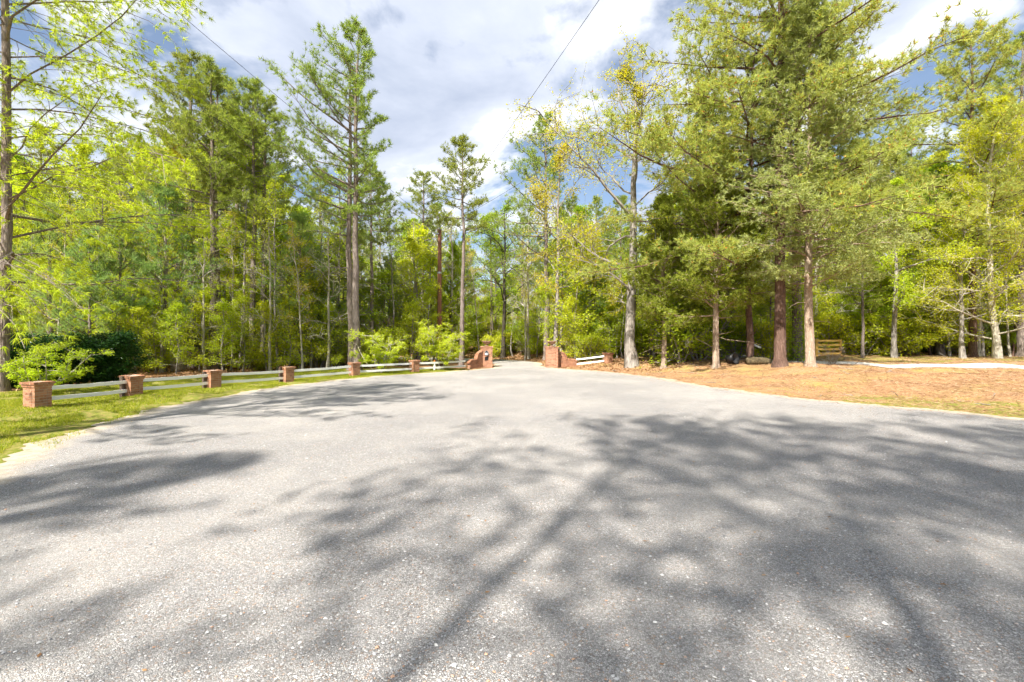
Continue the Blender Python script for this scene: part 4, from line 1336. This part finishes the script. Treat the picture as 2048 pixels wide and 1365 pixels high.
cable(through(1187, 0, 13.0, top, 2.6), 0.25, top, 'steep power line crossing the sky above the gateway')
cable(through(345, -20, 14.0, top, 2.2), 0.5, top - [0.0, 0, 0.1], 'left power line crossing the sky over the pine crowns')
cable(through(300, 110, 16.5, top, 1.9), 0.7, top - [0.1, 0, 0.5], 'lower cable running left behind the lime branches')
cable(through(1480, 40, 17.0, top, 1.9), 0.7, top - [0, 0, 0.2], 'power line running right into the big pine')

# tan board gate on the right
d_ = 32.0
x0, x1 = PX(1632, d_), PX(1682, d_)
zg = gz((x0 + x1) / 2, d_)
o = thing('board_gate', 'tan wooden four-board gate beside the drive', 'gate', ((x0 + x1) / 2, d_, zg), math.radians(4))
hw = (x1 - x0) / 2
for s in (-1, 1):
    obj('post', MB().box((s * hw - 0.06, -0.05, -0.3), (s * hw + 0.06, 0.07, 1.18)).mesh('post', 'tan_wood'), o)
for z in (0.12, 0.42, 0.72, 1.02):
    obj('board', MB().box((-hw - 0.02, -0.085, z), (hw + 0.02, -0.052, z + 0.13)).mesh('board', 'tan_wood'), o)
x2 = PX(1340, 33); 
o = thing('board_fence', 'dim tan board fence behind the cedars left of the big pine', 'board fence', ((x2), 33, gz(x2, 33)), math.radians(2))
for k in range(4):
    obj('post', MB().box((k * 1.2 - 0.05, 0.0, -0.3), (k * 1.2 + 0.05, 0.10, 1.1)).mesh('post', 'tan_wood'), o)
for z in (0.2, 0.55, 0.9):
    obj('board', MB().box((-0.1, -0.035, z), (3.7, -0.002, z + 0.14)).mesh('board', 'tan_wood'), o)

# galvanised tube gate between the cedar and the big pine
d_ = 27.0
x0, x1 = PX(1442, d_), PX(1502, d_)
zg = gz((x0 + x1) / 2, d_)
o = thing('tube_gate', 'grey tube and wire gate between cedar and biggest pine', 'gate', (x0, d_, zg), 0.05)
W_ = x1 - x0
fr = MB()
for z in (0.15, 1.12):
    fr.tube([(0, 0, z), (W_, 0, z)], 0.022, 6)
for xx in (0, W_ / 2, W_):
    fr.tube([(xx, 0, 0.15), (xx, 0, 1.12)], 0.022, 6)
obj('frame', fr.mesh('frame', 'galvanised'), o)
for z in (0.34, 0.53, 0.72, 0.92):
    obj('bar', MB().tube([(0, 0.0, z), (W_, 0.0, z)], 0.014, 5).mesh('bar', 'galvanised'), o)
for xx in (-0.12, W_ + 0.12):
    obj('post', MB().tube([(xx, 0, -0.3), (xx, 0, 1.3)], 0.06, 8, True).mesh('post', 'dark_wood'), o)

# tub and log at the foot of the trees
x, y = PX(1456, 23.4), 23.4
o = thing('plastic_tub', 'black plastic tub lying beside the twin-trunked cedar', 'tub', (x, y, gz(x, y) + 0.25), 0.4)
o.rotation_euler = (math.radians(80), 0, 0.5)
obj('body', MB().lathe([(0.0, 0.0), (0.22, 0.0), (0.28, 0.42), (0.26, 0.42), (0.21, 0.03), (0.0, 0.03)], 20).mesh('body', 'black_plastic', True), o)
obj('rim', MB().lathe([(0.27, 0.40), (0.305, 0.405), (0.305, 0.44), (0.27, 0.445)], 20).mesh('rim', 'black_plastic', True), o)
x, y = PX(1513, 23.0), 23.0
P = limb([-0.5, 0, 0.18], [1, 0.15, 0.02], 1.15, 7, R_(3), 0.05)
lg = MB().tube(P, [0.17, 0.20, 0.21, 0.20, 0.2, 0.19, 0.16], 12, True)
tag(obj('fallen_log', lg.mesh('fallen_log', 'weathered_log', True), None, (x, y, gz(x, y))), 'short mossy log lying left of the biggest pine', 'log')
x, y = PX(1508, 26.4), 26.4
pk = MB(); pk.box((-0.45, -0.03, -0.05), (0.45, 0.03, 0.05))
o = obj('leaning_plank', pk.mesh('leaning_plank', 'white_paint'), None, (x, y, gz(x, y) + 0.85))
o.rotation_euler = (0, math.radians(20), 0.1)
tag(o, 'tilted pale plank resting on the tube gate', 'plank')
# vine foliage on the dark trunk
r = R_(31)
n = 2600
x, y = PX(1595, 25), 25
a = r.uniform(0, 6.28, n); z = 5.2 * r.random(n) ** 1.3; rr = 0.30 + r.gamma(1.5, 0.05, n)
P = np.stack([x + rr * np.cos(a), y + rr * np.sin(a), gz(x, y) + z], -1)
V, Fa = leaves(P, r, 0.11, 0.08, 1.0)
tag(obj('ivy_vine', mesh_np('ivy_vine', V, Fa, 'leaf_green')), 'green ivy climbing the dark pine behind the biggest pine', 'vine')

# ------------------------------------------------------------------ ground clutter (stuff)
# lawn blades on the left verge
def in_frame(x, y, m=80):
    px = 1024 + F * x / np.maximum(y, 0.5)
    return (y > 1.5) & (px > -m) & (px < 2048 + m)


pts, r = scatter_pts(230000, lambda x, y, s: in_frame(x, y) & (s > -0.25) & (s < 7.2 + 0.6 * np.sin(x * 3)) & (y < 27.5) & (np.sin(x * 2.3 + np.sin(y * 1.7)) * np.sin(y * 1.9 + x) + 0.9 * ss(0.1, 1.2, s) > 0.15), 41, (-19, -2.4), (5, 28))
gl_ = 0.5 + 0.5 * np.sin(pts[:, 0] * 3.1 + np.sin(pts[:, 1] * 2.3) * 2) * np.sin(pts[:, 1] * 2.7 + pts[:, 0])
pts = pts[r.random(len(pts)) < 0.35 + 0.65 * gl_]
V, Fa = blades(pts, np.tile([0.1, 0.05, 1.0], (len(pts), 1)), r, 3, 0.095, 0.016, 0.45)
stuff('grass', mesh_np('grass', V, Fa, 'grass_blade'), 'short yellow-green grass along the left fence', 'grass')
pts, r = scatter_pts(120000, lambda x, y, s: in_frame(x, y) & (s > 0.05) & (((x > 8) & (s < 3.0) & (y < 16) & (np.sin(x * 1.7) * np.sin(y * 2.1 + x) > 0.1)) | ((x > 14.5) & (y > 21.5) & (y < 32) & (np.sin(x * 0.9 + y) * np.sin(y * 1.3) > 0.15))), 42, (8, 36), (6, 34))
V, Fa = blades(pts, np.tile([0.1, 0.05, 1.0], (len(pts), 1)), r, 2, 0.07, 0.014, 0.5)
stuff('lawn_tufts', mesh_np('lawn_tufts', V, Fa, 'grass_blade'), 'thin patchy grass growing through the straw on the right', 'grass')
# pine straw
pts, r = scatter_pts(190000, lambda x, y, s: in_frame(x, y) & (s > -0.1 - 0.7 * np.abs(np.sin(x * 1.3 + y * 0.6) * np.sin(x * 3.1))) & (x > 3.2) & (y < 31) , 43, (3, 36), (7, 31))
pts = pts[r.random(len(pts)) < np.clip(14 / pts[:, 1], 0, 1) ** 0.5 * (0.35 + 0.65 * (np.sin(pts[:, 0] * 1.1 + np.sin(pts[:, 1] * 0.9) * 2) * np.sin(pts[:, 1] * 1.3 + 0.7 * pts[:, 0]) > -0.15))]
P = pts + np.c_[np.zeros((len(pts), 2)), np.full(len(pts), 0.035) + 0.015 * r.random(len(pts))]
dirs = norm(np.c_[r.normal(0, 1, (len(P), 2)), r.normal(0, 0.15, len(P))])
V, Fa = blades(P, dirs, r, 1, 0.19, 0.010, 0.1)
stuff('pine_straw', mesh_np('pine_straw', V, Fa, 'straw'), 'rust-coloured fallen pine needles covering the right bank', 'pine straw')
# fallen leaves
pts, r = scatter_pts(60000, lambda x, y, s: in_frame(x, y) & (s > 0.1) & (((x > 1.5) & (x < 9) & (y > 24)) | ((x < -1.5) & (s > 7.5)) | ((np.abs(x) < 5) & (y > 32))), 44, (-30, 14), (12, 46))
P = pts + [0, 0, 0.045]
V, Fa = leaves(P, r, 0.13, 0.09, 0.7, 0.0)
stuff('fallen_leaves', mesh_np('fallen_leaves', V, Fa, 'dead_leaf'), 'brown fallen leaves on the woodland edge and behind gateway', 'leaf litter')
# leaves and twigs blown on the road
pts, r = scatter_pts(700, lambda x, y, s: in_frame(x, y) & (s < -0.3), 45, (-9, 13), (2.3, 24))
V, Fa = leaves(pts + [0, 0, 0.05], r, 0.045, 0.022, 0.5, 0.0)
V[:, 2] = np.clip(V[:, 2], 0.012, 0.04)
stuff('stray_leaves', mesh_np('stray_leaves', V, Fa, 'dead_leaf'), 'small brown leaves scattered over the gravel road', 'leaf litter')
pts, r = scatter_pts(9000, lambda x, y, s: in_frame(x, y) & (s < 0) & (s > -2.2) & (x > 2), 48, (2, 16), (7, 30))
pts = pts[r.random(len(pts)) < np.exp(road_sd(pts[:, 0], pts[:, 1]) * 1.6)]
P = pts.copy(); P[:, 2] = 0.014 + 0.01 * r.random(len(P))
V, Fa = blades(P, norm(np.c_[r.normal(0, 1, (len(P), 2)), np.zeros(len(P))]), r, 1, 0.17, 0.010, 0.04)
V[:, 2] = np.clip(V[:, 2], 0.010, 0.05)
stuff('drifted_straw', mesh_np('drifted_straw', V, Fa, 'straw'), 'stray pine needles drifted onto the right road edge', 'pine straw')
mbt = MB()
pts, r = scatter_pts(160, lambda x, y, s: in_frame(x, y) & (s > 0.3) & (x > 4) & (y < 27), 49, (4, 30), (8, 27))
for q in pts:
    a_ = r.uniform(0, 6.28); ln_ = r.uniform(0.25, 0.9)
    mbt.tube(limb(q + [0, 0, 0.06], [math.cos(a_), math.sin(a_), 0.02], ln_, 5, r, 0.15, 0), np.linspace(0.012, 0.005, 5), 4)
stuff('fallen_twigs', mbt.mesh('fallen_twigs', 'bark_grey'), 'short grey twigs fallen on the straw bank', 'twigs')
# loose gravel near the viewer
octV = np.array([(1, 0, 0), (0, 1, 0), (-1, 0, 0), (0, -1, 0), (0, 0, 0.8), (0, 0, -0.5)], float)
octF = np.array([(0, 1, 4), (1, 2, 4), (2, 3, 4), (3, 0, 4), (1, 0, 5), (2, 1, 5), (3, 2, 5), (0, 3, 5)])
r = R_(46)
n = 12000
yy = 2.2 + 9 * r.random(n) ** 1.6; xx = r.uniform(-1.2, 1.2, n) * yy
s_ = road_sd(xx, yy); k_ = s_ < -0.05
xx, yy = xx[k_], yy[k_]; n = len(xx)
sz = r.gamma(4, 0.0012, n) + 0.0025
j = octV[None] * (1 + r.normal(0, 0.25, (n, 6, 1))) * sz[:, None, None]
a = r.uniform(0, 6.28, n)
cx = np.cos(a)[:, None]; sx = np.sin(a)[:, None]
j = np.stack([j[..., 0] * cx - j[..., 1] * sx, j[..., 0] * sx * 0.75 + j[..., 1] * cx, j[..., 2] * 0.7], -1)
V = (j + np.stack([xx, yy, 0.008 + sz * 0.25], -1)[:, None]).reshape(-1, 3)
Fa = (octF[None] + (np.arange(n) * 6)[:, None, None]).reshape(-1, 3)
t = NT('loose_stone')
g = t.n('ShaderNodeNewGeometry')
t.done(t.ramp(g.outputs['Random Per Island'], [(0.0, (0.17, 0.17, 0.175)), (0.35, (0.36, 0.36, 0.37)), (0.75, (0.56, 0.55, 0.54)), (0.9, (0.68, 0.66, 0.64)), (0.95, (0.55, 0.36, 0.25)), (1.0, (0.42, 0.26, 0.18))]), 0.8, 0.3)
stuff('loose_gravel', mesh_np('loose_gravel', V, Fa, 'loose_stone'), 'loose pale gravel chips on the road in the foreground', 'gravel')
print('total', round(time.time() - T0, 1), 'tris', sum(len(m.polygons) * (2 if len(m.polygons) and m.polygons[0].loop_total == 4 else 1) for m in bpy.data.meshes))
